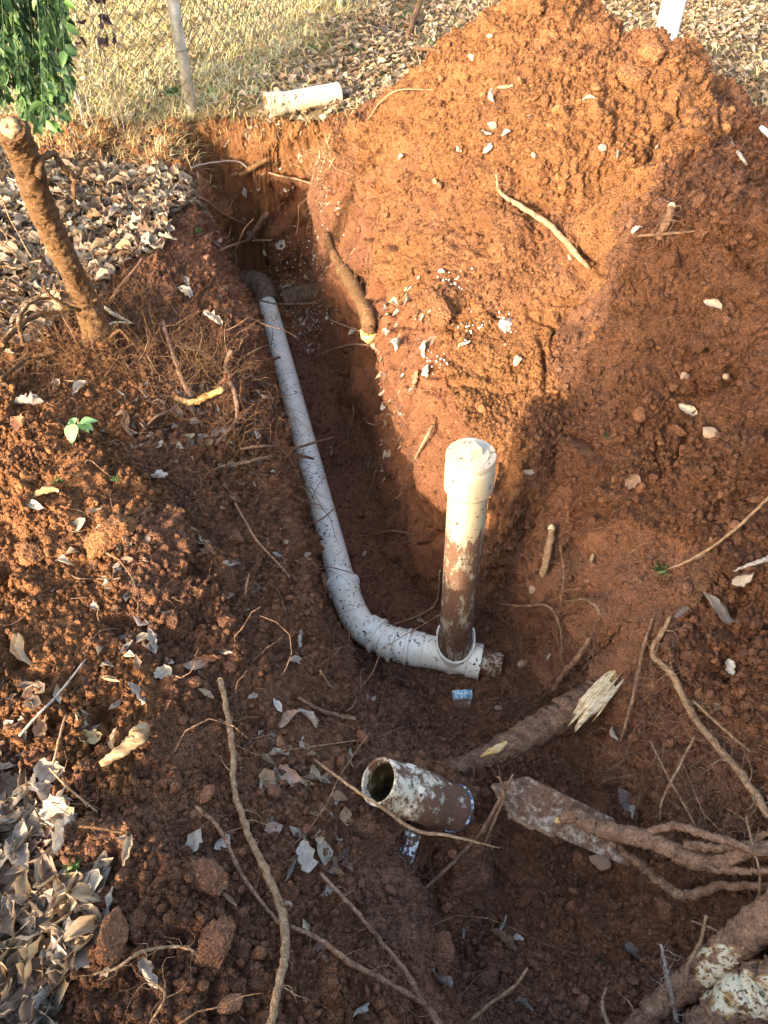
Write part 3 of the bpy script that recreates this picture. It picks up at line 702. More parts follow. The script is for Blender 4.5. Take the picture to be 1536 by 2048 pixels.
def leaf_material(name, obj):
    g = N(name, .75, .25)
    if obj:
        oi = g.n('ShaderNodeObjectInfo').outputs['Random']
        c = g.ramp(oi, [(0, (.46, .38, .30)), (.2, (.33, .25, .18)), (.36, (.58, .51, .42)), (.52, (.42, .27, .17)), (.66, (.62, .55, .46)), (.8, (.30, .19, .12)), (.92, (.52, .43, .31)), (1, (.38, .31, .26))])
    else: c = g.attr('tint').outputs['Color']
    v = g.n('ShaderNodeTexWave', i_Scale=9.0, i_Distortion=2.0, i_Detail=2.0); g.l(g.coord(), v.inputs['Vector'])
    c = g.mix(g.math('MULTIPLY', g.noise(14 if obj else 60, 4), .6), c, g.mix(1.0, c, (.62, .55, .50), 'MULTIPLY'))
    c = g.mix(1.0, c, g.ramp(g.noise(5 if obj else 40, 3), [(.35, (.72, .68, .64)), (.65, (1.12, 1.1, 1.08))]), 'MULTIPLY')
    g.color(c); g.normal(g.bump(v.outputs['Fac'], .35, .02 if obj else .001))
    tr = g.n('ShaderNodeBsdfTranslucent'); g.l(c, tr.inputs[0]); mx = g.n('ShaderNodeMixShader', i_0=.18)
    g.l(g.b.outputs[0], mx.inputs[1]); g.l(tr.outputs[0], mx.inputs[2]); g.l(mx.outputs[0], g.t.nodes['Material Output'].inputs[0]); return g.m
M_LEAF = leaf_material('dry_leaf', True); M_LIT = leaf_material('leaf_litter', False)
def pale_leaf():
    m = M_LEAF.copy(); m.name = 'pale_dry_leaf'
    for x in m.node_tree.nodes:
        if x.type == 'VALTORGB' and len(x.color_ramp.elements) > 4:
            for e, c in zip(x.color_ramp.elements, [(.52, .47, .39), (.42, .36, .28), (.58, .54, .47), (.40, .31, .22), (.60, .57, .52), (.32, .24, .17), (.54, .47, .37), (.46, .42, .38)]): e.color = (*c, 1)
    return m
M_PALE = pale_leaf()
def joined_leaves(name, P_, Nn, size, col, label, seed, n=4, shapes=10, kinds=(0, 1, 2)):
    rr = np.random.default_rng(seed); tm = [leaf_shape(kinds[k % len(kinds)], n if kinds[k % len(kinds)] != 1 else n+1, 50+k) for k in range(shapes)]
    VV = []; FF = []; CC = []; off = 0
    pk = rr.integers(0, shapes, len(P_))
    for k in range(shapes):
        m = np.where(pk == k)[0]
        if not len(m): continue
        V, F = tm[k]; nv = len(V)
        az = rr.random(len(m))*6.283; tilt = rr.standard_normal((len(m), 2))*.30
        ca_, sa_ = np.cos(az), np.sin(az)
        x = V[None, :, 0]*ca_[:, None]-V[None, :, 1]*sa_[:, None]; y = V[None, :, 0]*sa_[:, None]+V[None, :, 1]*ca_[:, None]; z = V[None, :, 2]+0*x
        z = z+x*tilt[:, :1]+y*tilt[:, 1:]
        nn = Nn[m]; gs = np.stack([nn[:, 0], nn[:, 1]], 1)/nn[:, 2:3].clip(.3); gl = np.linalg.norm(gs, axis=1, keepdims=True)+1e-6; gs = gs*np.minimum(1, .8/gl); z = z-x*gs[:, :1]-y*gs[:, 1:]
        s = size[m][:, None]
        W_ = np.stack([P_[m, 0, None]+x*s, P_[m, 1, None]+y*s, P_[m, 2, None]+z*s+.002], -1).reshape(-1, 3)
        VV.append(W_); FF.append((np.array(F)[None]+off+(np.arange(len(m))*nv)[:, None, None]).reshape(-1, 4)); CC.append(np.repeat(col[m], nv, 0)); off += nv*len(m)
    me = mesh_np(name, np.concatenate(VV), np.concatenate(FF)); vcol(me, 'tint', np.concatenate(CC))
    return tag(link(name, me, M_LIT), label, kind='stuff')
PAL = np.array([(.50, .42, .33), (.34, .26, .19), (.58, .51, .41), (.42, .27, .16), (.30, .22, .17), (.52, .42, .28), (.24, .15, .11), (.46, .42, .38)])
def cols(n, seed, warm=0):
    rr = np.random.default_rng(seed); c = .84*PAL[rr.integers(0, len(PAL), n)]*(.75+.5*rr.random((n, 1)))
    return c*(1-warm)+np.array([.55, .40, .20])*warm*(.6+.7*rr.random((n, 1)))
# litter beyond the trench: thick under the fallen pipe and beyond the heap, thinning out into the grass
QXY = PD[:, :2]
dens_back = np.where(back, np.clip(.25+1.3*fbm(Pn+50, .6, 3, 71)-.25, 0, 1), 0)
fl_side = sstep(-.2, .45, PV[:, 0]-(-1.01+(PV[:, 1]-4.2)*.354)+.7*(fbm(Pn, .8, 2, 72)-.5))
dens_back = dens_back*(.16+.9*fl_side)
n1_ = 17000; i_ = pick(dens_back*ca, n1_, 11); r_ = np.random.default_rng(12)
P_ = PD[i_].astype(float)+np.c_[r_.normal(0, .01, n1_), r_.normal(0, .01, n1_), r_.random(n1_)*.022]
joined_leaves('leaf_litter', P_, NV[i_], .026+.038*r_.random(n1_), cols(n1_, 13, .22)*.9, 'dry fallen leaves carpeting the yard beyond the trench', 14, 3)
lw = (in_lit).astype(float)
n2_ = 3300; i_ = pick(lw*ca, n2_, 21); r_ = np.random.default_rng(22)
P_ = PD[i_].astype(float)+np.c_[r_.normal(0, .01, n2_), r_.normal(0, .01, n2_), r_.random(n2_)*.035]
joined_leaves('leaf_litter', P_, NV[i_], .050+.05*r_.random(n2_), cols(n2_, 23, .06)*.82, 'grey brown leaf litter lying on the left bank', 24, 6)
n3_ = 900; fade = (reg == 0)*soilw*sstep(.5, .62, fbm(Pn+77, .3, 3, 73)); i_ = pick(fade*ca, n3_, 31); r_ = np.random.default_rng(32)
joined_leaves('leaf_litter', PD[i_].astype(float), NV[i_], .02+.03*r_.random(n3_), cols(n3_, 33)*.9, 'broken leaf bits half mixed into the dug soil', 34, 3)
fe = inside(PV[:, 0], PV[:, 1], poly((470,430,-.4),(640,430,-.4),(650,560,-.75),(700,700,-.78),(600,720,-.79),(560,600,-.78),(490,560,-.7)))*1.0
n4_ = 340; i_ = pick(fe*ca, n4_, 35); r_ = np.random.default_rng(36)
joined_leaves('leaf_bits', PD[i_].astype(float), NV[i_], .012+.035*r_.random(n4_)**1.5, cols(n4_, 37)*1.1, 'small leaf bits and twigs strewn over the far end of the trench', 38, 4)
fe2 = inside(PV[:, 0], PV[:, 1], poly((780,560,.1),(870,540,.2),(880,720,.05),(850,800,.0),(800,740,0),(760,640,0)))*1.0
n5_ = 110; i_ = pick(fe2*ca, n5_, 135); r_ = np.random.default_rng(136)
joined_leaves('leaf_bits', PD[i_].astype(float), NV[i_], .02+.035*r_.random(n5_), cols(n5_, 137)*1.1, 'dry leaf bits clinging to the right rim of the trench', 138, 5)
# ------------------------------------------------------------------ dry grass
g = N('straw_grass', .7, .2); g.color(g.attr('tint').outputs['Color']); M_STRAW = g.m
def blades(name, P_, h, col, label, seed, lean=.9, w=.0022):
    rr = np.random.default_rng(seed); n = len(P_); az = rr.random(n)*6.283; le = lean*(.3+rr.random(n)); h = h*(.5+rr.random(n))
    dx, dy = np.cos(az), np.sin(az); V = np.zeros((n, 7, 3)); ww = w*(.6+.8*rr.random(n))
    for k, t in enumerate((0, .4, .75)):
        cx = dx*le*h*t**1.6; cy = dy*le*h*t**1.6; cz = h*t*(1-.35*le*t)
        for s in (0, 1):
            q = (1 if s else -1)*ww*(1-t*.5)
            V[:, 2*k+s] = np.stack([P_[:, 0]+cx-dy*q, P_[:, 1]+cy+dx*q, P_[:, 2]+cz-.002], -1)
    V[:, 6] = np.stack([P_[:, 0]+dx*le*h, P_[:, 1]+dy*le*h, P_[:, 2]+h*(1-.4*le)], -1)
    T = np.array([(0, 1, 3), (0, 3, 2), (2, 3, 5), (2, 5, 4), (4, 5, 6)])
    F = (T[None]+(np.arange(n)*7)[:, None, None]).reshape(-1, 3)
    me = mesh_np(name, V.reshape(-1, 3), F); vcol(me, 'tint', np.repeat(col, 7, 0)); return tag(link(name, me, M_STRAW), label, kind='stuff')
gd = back*(1-.93*fl_side)*(.3+.7*sstep(.35, .6, fbm(Pn+5, .25, 3, 81)))
ng = 34000; i_ = pick(gd*ca, ng, 41); r_ = np.random.default_rng(42); base_c = np.array([(.52, .41, .18), (.57, .48, .27), (.42, .31, .13), (.31, .31, .12), (.52, .43, .25)])[r_.integers(0, 5, ng)]*(.75+.5*r_.random((ng, 1)))
blades('dry_grass', PD[i_].astype(float)+np.c_[r_.normal(0, .012, (ng, 2)), np.zeros(ng)], .055, base_c, 'straw yellow winter grass beyond the wire fence', 43, 1.5, .0026)
gt_ = (back*(fbm(Pn+8, .35, 2, 82) > .70))*1.0; ng = 3500; i_ = pick(gt_*ca, ng, 44); r_ = np.random.default_rng(45)
blades('green_grass', PD[i_].astype(float)+np.c_[r_.normal(0, .012, (ng, 2)), np.zeros(ng)], .028, np.array([.12, .26, .06])*(.6+.9*r_.random((ng, 1))), 'short green grass tufts showing between the fallen leaves', 46, .8, .0016)
# fringe of grass roots and turf at the edge of the cut
ew = wallf*(PV[:, 2] > -.0)*(PV[:, 2] < .16)+((reg == 0) & (PV[:, 1] > 3.75))*.3; ng = 5200; i_ = pick(ew*ca, ng, 47); r_ = np.random.default_rng(48)
blades('turf_fringe', PD[i_].astype(float), .06, np.array([.50, .36, .17])*(.6+.8*r_.random((ng, 1))), 'turf and grass roots fringing the cut edge below the fence', 49, 1.6, .0014)
# ------------------------------------------------------------------ roots
def bark(name, a, b, c, sc=40, bump=.004):
    g = N(name, .88, .15)
    mp = g.n('ShaderNodeMapping'); mp.inputs['Scale'].default_value = (1, 1, 1); g.l(g.coord(), mp.inputs[0])
    n = g.noise(sc, 6, .7, mp.outputs[0]); n2 = g.noise(sc*4, 4, .6)
    col = g.ramp(n, [(.32, a), (.5, b), (.68, c)])
    g.color(g.mix(1.0, col, g.ramp(n2, [(.3, (.65, .65, .65)), (.7, (1.25, 1.25, 1.25))]), 'MULTIPLY'))
    g.normal(g.bump(n2, .8, bump, g.bump(n, .8, bump*1.5))); return g.m
B_DIRTY = bark('dirty_root_bark', (.12, .068, .042), (.23, .132, .082), (.35, .215, .135))
B_CLAY = bark('clay_coated_root', (.15, .08, .038), (.27, .145, .068), (.40, .235, .115), 70, .008)
B_TAN = bark('tan_root_bark', (.15, .088, .048), (.27, .168, .096), (.39, .27, .165), 60, .002)
B_GREY = bark('grey_twig_bark', (.20, .16, .13), (.36, .30, .25), (.50, .45, .38), 60, .002)
B_ORANGE = bark('orange_inner_bark', (.27, .135, .05), (.44, .24, .09), (.56, .36, .17), 50, .003)
def scar(o, spots, seed, thr=.5):
    """bark scraped away round the given marks down to pale wood: stored on the mesh and shown by its material"""
    me = o.data; n = len(me.vertices); P_ = np.empty(n*3, np.float32); me.vertices.foreach_get('co', P_); P_ = P_.reshape(-1, 3).astype(float)
    W_ = P_+np.array(o.location); m = np.zeros(n); f = fbm(P_, .022, 3, seed)-.5; f2 = fbm(P_, .007, 2, seed+4)-.5
    for (px, py, z, r) in spots:
        q = W_-np.array([0, 0, CAMZ]); e = np.array(ray(px, py)); e /= np.linalg.norm(e); d = np.linalg.norm(q-(q @ e)[:, None]*e, axis=1)/r; m = np.maximum(m, 1-d+f*2.6+f2*2.2)
    m = np.clip(m*3, 0, 1); a = me.attributes.new('scar', 'FLOAT', 'POINT'); a.data.foreach_set('value', m.astype(np.float32))
def scar_mat(name, base):
    m = base.copy(); m.name = name; t = m.node_tree; b = t.nodes['Principled BSDF']; l = b.inputs['Base Color'].links[0].from_socket
    at = t.nodes.new('ShaderNodeAttribute'); at.attribute_name = 'scar'; mx = t.nodes.new('ShaderNodeMix'); mx.data_type = 'RGBA'
    rp = t.nodes.new('ShaderNodeValToRGB'); e = rp.color_ramp.elements; e[0].position = .12; e[0].color = (0, 0, 0, 1); e[1].position = .20; e[1].color = (1, 1, 1, 1)
    r2 = t.nodes.new('ShaderNodeValToRGB'); e = r2.color_ramp.elements; e[0].position = .5; e[0].color = (.46, .26, .09, 1); e[1].position = .9; e[1].color = (.72, .62, .43, 1)
    tn = t.nodes.new('ShaderNodeTexNoise'); tn.inputs['Scale'].default_value = 130; tn.inputs['Detail'].default_value = 5; tcn = t.nodes.new('ShaderNodeTexCoord'); t.links.new(tcn.outputs['Object'], tn.inputs['Vector'])
    ma = t.nodes.new('ShaderNodeMath'); ma.operation = 'MULTIPLY_ADD'; ma.inputs[1].default_value = -2.2; ma.inputs[2].default_value = 1.45; t.links.new(tn.outputs['Fac'], ma.inputs[0])
    mm = t.nodes.new('ShaderNodeMath'); mm.operation = 'MULTIPLY'; mm.use_clamp = False; t.links.new(at.outputs['Fac'], mm.inputs[0]); t.links.new(ma.outputs[0], mm.inputs[1])
    t.links.new(mm.outputs[0], rp.inputs[0]); t.links.new(at.outputs['Fac'], r2.inputs[0]); t.links.new(rp.outputs[0], mx.inputs[0]); t.links.new(l, mx.inputs[6]); t.links.new(r2.outputs[0], mx.inputs[7]); t.links.new(mx.outputs[2], b.inputs['Base Color']); return m
B_DARK = bark('shaded_root_bark', (.085, .048, .032), (.165, .095, .06), (.27, .16, .10))  # darker copy of the dirty bark, shade painted into the colour
B_SCAR = scar_mat('scraped_root_bark', B_DIRTY)
def wood_mat(name, c1, c2, c3):
    g = N(name, .7, .2); mp = g.n('ShaderNodeMapping'); mp.inputs['Scale'].default_value = (6, 30, 30); g.l(g.coord(), mp.inputs[0])
    n = g.noise(3, 5, .6, mp.outputs[0]); g.color(g.ramp(n, [(.3, c1), (.5, c2), (.7, c3)])); g.normal(g.bump(n, .8, .005)); return g.m
W_PALE = wood_mat('pale_split_wood', (.34, .22, .11), (.62, .51, .33), (.74, .65, .46))
W_YEL = wood_mat('yellow_cut_wood', (.34, .18, .05), (.54, .36, .13), (.64, .53, .32))
W_OLD = wood_mat('old_cut_wood', (.12, .07, .035), (.26, .17, .085), (.42, .33, .21))
def wiggle(pts, amp, seed):
    amp = amp*1.5
    r0 = random.Random(seed); out = []
    for i, p in enumerate(pts):
        k = 0 if i in (0, len(pts)-1) else amp
        out.append(p+Vector((r0.uniform(-k, k), r0.uniform(-k, k), r0.uniform(-k, k)*.6)))
    return out
def path3(pts):                            # marks: (px, py, lift above the soil) or 4-tuple (px, py, z, 'z')
    out = []
    for p in pts:
        out.append(Vector(sight(p[0], p[1], p[2])) if len(p) == 4 else hit(p[0], p[1], p[2]))
    return out
def rad_of(pxw, p): return pxw/2*((CP*p.y-SP*(p.z-CAMZ)))/FPX
def rootlet_mesh(path, n, ln, r, seed, origin, depth=1):
    r0 = random.Random(seed); V = []; F = []; off = 0
    for i in range(n):
        k = r0.randrange(1, len(path)-1) if len(path) > 2 else 0; p = path[k].copy(); d = Vector((r0.gauss(0, 1), r0.gauss(0, 1), r0.gauss(0, .7))).normalized(); pts = [p.copy()]
        l_ = ln*r0.uniform(.4, 1.3)
        for s in range(6):
            d = (d+Vector((r0.gauss(0, .45), r0.gauss(0, .45), r0.gauss(-.06, .4)))).normalized(); p = p+d*l_/6
            gz = on_ground(p.x, p.y)-.002
            if p.z < gz: p.z = gz+.002
            pts.append(p.copy())
        v, f, sg, m = tube(pts, [r*(1-.12*j) for j in range(7)], 4); V += [tuple(q-origin) for q in v]; F += [tuple(a+off for a in q) for q in f]; off += len(v)
    me = bpy.data.meshes.new('rootlets'); me.from_pydata(V, [], F); me.shade_smooth(); return me
RS = [100]
def root(pts, w, label, mat=None, name='root', cat='root', group=None, wig=.16, lets=0, letlen=.08, seg=10, tip=None, rough=.08, parent=None, n=7):
    RS[0] += 1; mat = mat or B_DIRTY
    P_ = path3(pts); ws = w if hasattr(w, '__len__') else [w]*len(P_)
    rad = [rad_of(a, p)*(.62 if a < 30 else .88) for a, p in zip(ws, P_)]
    fine = smooth_path(P_, n); rr = [rad[min(len(rad)-1, i//n)]*(1-(i % n)/n)+rad[min(len(rad)-1, i//n+1)]*((i % n)/n) for i in range(len(fine))]
    fine = wiggle(fine, max(rad)*wig, RS[0]); nr = random.Random(RS[0]); rr = [q*(1+nr.uniform(-.11, .11)) for q in rr]
    org = fine[0]; rr[-1] *= .6
    me = tube_mesh(name, fine, rr, seg, True, rough, RS[0], origin=org)
    top = parent is None
    o = link(name, me, mat, parent)
    if top: o.location = org; tag(o, label, cat, group)
    if lets:
        q = link('rootlets', rootlet_mesh(fine, lets, letlen, max(.0008, min(rr)*.28), RS[0]*3, org), mat, o); q['kind'] = 'stuff'
    if tip:
        d = (fine[0]-fine[2]).normalized(); r0 = rr[0]
        tp = tube_mesh('cut_end', [fine[0]-d*r0*.4, fine[0]+d*r0*.35, fine[0]+d*r0*.9], [r0*1.04, r0*.9, r0*.35], 9, True, .12, RS[0], origin=org)
        link('cut_end', tp, tip, o)
    return o, fine, rr
def lumpy(o, amp, sc, seed):
    me = o.data; n = len(me.vertices); P_ = np.empty(n*3, np.float32); me.vertices.foreach_get('co', P_); P_ = P_.reshape(-1, 3)
    Nn = np.empty(n*3, np.float32); me.vertices.foreach_get('normal', Nn); Nn = Nn.reshape(-1, 3)
    a, _, i = worley(P_.astype(float), sc, seed); b, _, _ = worley(P_.astype(float), sc*.4, seed+1)
    P_ += Nn*(amp*((1-a)*(.4+.6*i)+.45*(1-b)-.5))[:, None]; me.vertices.foreach_set('co', P_.ravel()); me.update()
# thick upright root at the left edge
Lp = [(208, 702, 2.74), (190, 655, 2.70), (168, 592, 2.62), (132, 520, 2.46), (103, 462, 2.34), (76, 400, 2.22), (58, 340, 2.10), (42, 292, 2.00), (20, 256, 1.92)]
pts = [Vector([k*t for k in ray(px, py)])+Vector((0, 0, CAMZ)) for px, py, t in Lp]
fine = smooth_path(pts, 22); wpx = [80, 58, 46, 48, 52, 56, 58, 60, 62]; nn = len(fine)
rr = [np.interp(i/(nn-1)*8, range(9), wpx)/2*np.interp(i/(nn-1)*8, range(9), [p[2] for p in Lp])/FPX*.93 for i in range(nn)]
me = tube_mesh('upright_root', fine, rr, 48, True, .0, 3, origin=pts[0]); up = link('upright_root', me, B_CLAY); up.location = pts[0]
lumpy(up, .016, .034, 4); lumpy(up, .006, .010, 6); tag(up, 'thick clay crusted severed root standing upright at the left edge', 'root')
d = (pts[-1]-pts[-2]).normalized()
me = tube_mesh('cut_end', [pts[-1]-d*.006, pts[-1]+d*.008, pts[-1]+d*.012, pts[-1]+d*.010], [rr[-1]*.80, rr[-1]*.66, rr[-1]*.42, rr[-1]*.1], 20, True, .16, 5, origin=pts[0]); link('cut_end', me, W_OLD, up)
for (a, w_) in (([(2, 690, 2.35), (55, 640, 2.5), (120, 622, 2.6), (165, 610, 2.62), (195, 598, 2.6)], 12), ([(45, 690, 2.35), (40, 640, 2.4), (70, 600, 2.5), (120, 600, 2.58), (168, 615, 2.62)], 8), ([(160, 620, 2.6), (120, 605, 2.5), (92, 580, 2.45), (86, 555, 2.4)], 9), ([(76, 352, 2.06), (85, 318, 2.05), (108, 308, 2.1), (130, 335, 2.12), (148, 360, 2.15), (146, 398, 2.15)], 13), ([(148, 362, 2.15), (170, 330, 2.2), (195, 300, 2.25)], 7), ([(205, 690, 2.7), (240, 660, 2.66), (262, 690, 2.7)], 8)):
    pp = [Vector([k*t for k in ray(px, py)])+Vector((0, 0, CAMZ)) for px, py, t in a]
    f = smooth_path(pp, 6); f = wiggle(f, .003, w_); link('side_root', tube_mesh('side_root', f, [w_/2*2.4/FPX*(1-.45*i/len(f)) for i in range(len(f))], 8, True, .18, w_, origin=pts[0]), B_CLAY, up)
# severed thick root bridging the pit
zz = [(862, 1548, -.36, 'z'), (930, 1528, -.365, 'z'), (1000, 1500, -.38, 'z'), (1070, 1462, -.385, 'z'), (1130, 1425, -.38, 'z'), (1185, 1388, -.37, 'z'), (1212, 1365, -.36, 'z')]
o, f, r_ = root(zz, [22, 40, 56, 68, 74, 58, 30], 'thick severed root lying across the pit with a pale splintered end', B_DARK, 'thick_root', lets=10, letlen=.06, seg=26, rough=.05, wig=.05, n=12)
lumpy(o, .006, .03, 8)
# splintered slab of pale wood on its broken end
def splinter(name, a, b, w, th, mat, parent, org, nst=9, seed=1, upv=Vector((0, 0, 1)), taper=.25):
    r0 = random.Random(seed); a = Vector(a); b = Vector(b); t = (b-a).normalized(); s = t.cross(upv).normalized(); u = s.cross(t).normalized(); L_ = (b-a).length
    nu = nst*4+1; nv = 18; V = []; F = []; jag = [r0.uniform(-.16, .10) for _ in range(nst+1)]; rid = [r0.uniform(-1, 1) for _ in range(nu)]; st = [r0.uniform(0, .30) for _ in range(nst+1)]
    for i in range(nu):
        x = -1+2*i/(nu-1); g0 = i/4; gi = min(nst-1, int(g0)); fr = g0-gi; fr = fr*fr*(3-2*fr)
        top = 1+jag[gi]*(1-fr)+jag[gi+1]*fr-.10*abs(x); bot = (st[gi]*(1-fr)+st[gi+1]*fr)+.32*x*x*(1 if x > 0 else .4)
        for j in range(nv):
            v = j/(nv-1); d_ = L_*(bot+(top-bot)*v); h_ = th*(1-x*x*.85)*min(1, v*4+.1)*(1-.45*max(0, v-.7)/.3)+th*.13*rid[i]+th*.05*math.sin(v*23+i)
            V.append(tuple(a+t*d_+s*(x*w/2*(1-.12*v)+.0008*math.sin(v*9+i*.7))+u*h_-org))
    for i in range(nu-1):
        for j in range(nv-1): F.append((i*nv+j, i*nv+j+1, (i+1)*nv+j+1, (i+1)*nv+j))
    k = len(V)
    for i in range(nu):
        for j in (0, nv-1): q = Vector(V[i*nv+j])-u*th*1.4; V.append(tuple(q))
    for i in range(nu-1): F += [(i*nv, (i+1)*nv, k+2*(i+1), k+2*i), (i*nv+nv-1, k+2*i+1, k+2*(i+1)+1, (i+1)*nv+nv-1)]
    me = bpy.data.meshes.new(name); me.from_pydata(V, [], F); bm = bmesh.new(); bm.from_mesh(me); bmesh.ops.recalc_face_normals(bm, faces=bm.faces); bm.to_mesh(me); bm.free()
    return link(name, me, mat, parent)
tocam = (Vector((0, 0, CAMZ))-Vector(sight(1190, 1400, -.42))).normalized()
splinter('split_wood', sight(1138, 1462, -.335), sight(1232, 1350, -.30), .066, .022, W_PALE, o, f[0], 11, 3, tocam)
splinter('split_wood', sight(1190, 1388, -.335), sight(1240, 1344, -.31), .05, .016, W_YEL, o, f[0], 6, 5, tocam)
splinter('split_wood', sight(960, 1515, -.335), sight(1015, 1487, -.34), .022, .010, W_YEL, o, f[0], 4, 6, tocam)
# forked root reaching in from the right
o, f, r_ = root([(1118, 1640, -.30, 'z'), (1150, 1632, -.29, 'z'), (1190, 1655, -.29, 'z'), (1250, 1668, -.27, 'z'), (1320, 1688, -.26, 'z'), (1390, 1722, -.26, 'z'), (1445, 1722, -.24, 'z'), (1500, 1700, -.2, 'z'), (1580, 1690, -.15, 'z')], [26, 36, 38, 40, 40, 36, 34, 34, 32],
                'thick forked root reaching in from the right above the pit', B_DIRTY, 'forked_root', lets=14, letlen=.07, seg=24, rough=.05, wig=.06, n=10)
lumpy(o, .004, .02, 18)
link('cut_end', tube_mesh('cut_end', [f[0]+(f[2]-f[0])*.1, f[0]-(f[3]-f[0]).normalized()*.006, f[0]-(f[3]-f[0]).normalized()*.012], [r_[1]*.8, r_[1]*.66, r_[1]*.25], 14, True, .15, 4, origin=f[0]), W_YEL, o)
for a, w_ in (([(1205, 1672, -.30, 'z'), (1255, 1710, -.33, 'z'), (1320, 1762, -.35, 'z'), (1365, 1792, -.35, 'z'), (1430, 1775, -.31, 'z'), (1500, 1770, -.26, 'z'), (1570, 1775, -.2, 'z')], [15, 17, 19, 21, 18, 16, 13]),
              ([(1285, 1668, -.25, 'z'), (1340, 1652, -.22, 'z'), (1410, 1668, -.19, 'z'), (1470, 1688, -.17, 'z'), (1570, 1720, -.15, 'z')], [14, 15, 16, 16, 14]),
              ([(1380, 1715, -.25, 'z'), (1440, 1740, -.24, 'z'), (1500, 1742, -.2, 'z'), (1570, 1740, -.16, 'z')], [14, 14, 12, 10]), ([(1370, 1690, -.25, 'z'), (1430, 1695, -.22, 'z'), (1490, 1690, -.2, 'z'), (1540, 1660, -.14, 'z')], [18, 16, 14, 10])):
    pp = path3(a); fi = wiggle(smooth_path(pp, 8), .003, w_[0]); rads = [np.interp(i/(len(fi)-1)*(len(w_)-1), range(len(w_)), w_)/2*1.8/FPX for i in range(len(fi))]
    link('side_root', tube_mesh('side_root', fi, rads, 12, True, .12, 5, origin=f[0]), B_DIRTY, o)
# logs at the lower right corner
o, f, r_ = root([(1590, 1790, -.10, 'z'), (1500, 1862, -.20, 'z'), (1440, 1915, -.27, 'z'), (1380, 1965, -.33, 'z'), (1300, 2030, -.38, 'z'), (1220, 2110, -.42, 'z')], [80, 80, 72, 64, 52, 42], 'thick dirty root with scraped pale patches in the lower right corner', B_SCAR, 'thick_root', seg=30, rough=.04, wig=.04, lets=10, n=12)
lumpy(o, .007, .03, 28)
scar(o, [(1425, 1945, -.21, .035), (1445, 1915, -.20, .03), (1415, 1965, -.24, .02), (1395, 1905, -.24, .012)], 3)
o2, f2, r2 = root([(1640, 1960, -.16, 'z'), (1540, 1985, -.22, 'z'), (1470, 2020, -.27, 'z'), (1420, 2080, -.32, 'z'), (1380, 2150, -.36, 'z')], [130, 126, 118, 110, 100], 'broken butt of a big root with torn pale wood at the bottom right', B_SCAR, 'root_stump', seg=34, rough=.04, wig=.04, n=12)
lumpy(o2, .009, .035, 38)
scar(o2, [(1470, 1975, -.12, .05), (1500, 1995, -.12, .045), (1455, 1940, -.14, .03), (1440, 1990, -.14, .035), (1520, 2015, -.12, .04)], 7)
# severed root hanging down the right wall of the far trench
pp = [(652, 470, .03), (664, 505, .03), (690, 545, .03), (715, 585, .03), (735, 628, .04), (738, 662, .05)]
o, f, r_ = root(pp, [26, 28, 30, 32, 34, 34], 'severed root hanging down over the right wall of the far trench', B_CLAY, 'hanging_root', lets=26, letlen=.11, seg=16, rough=.08, wig=.06, n=9)
link('cut_end', tube_mesh('cut_end', [f[-1]-Vector((0, 0, -.002)), f[-1]+(f[-1]-f[-4]).normalized()*.03, f[-1]+(f[-1]-f[-4]).normalized()*.055], [r_[-2]*1.05, r_[-2]*.95, r_[-2]*.5], 14, True, .12, 6, origin=f[0]), W_YEL, o)
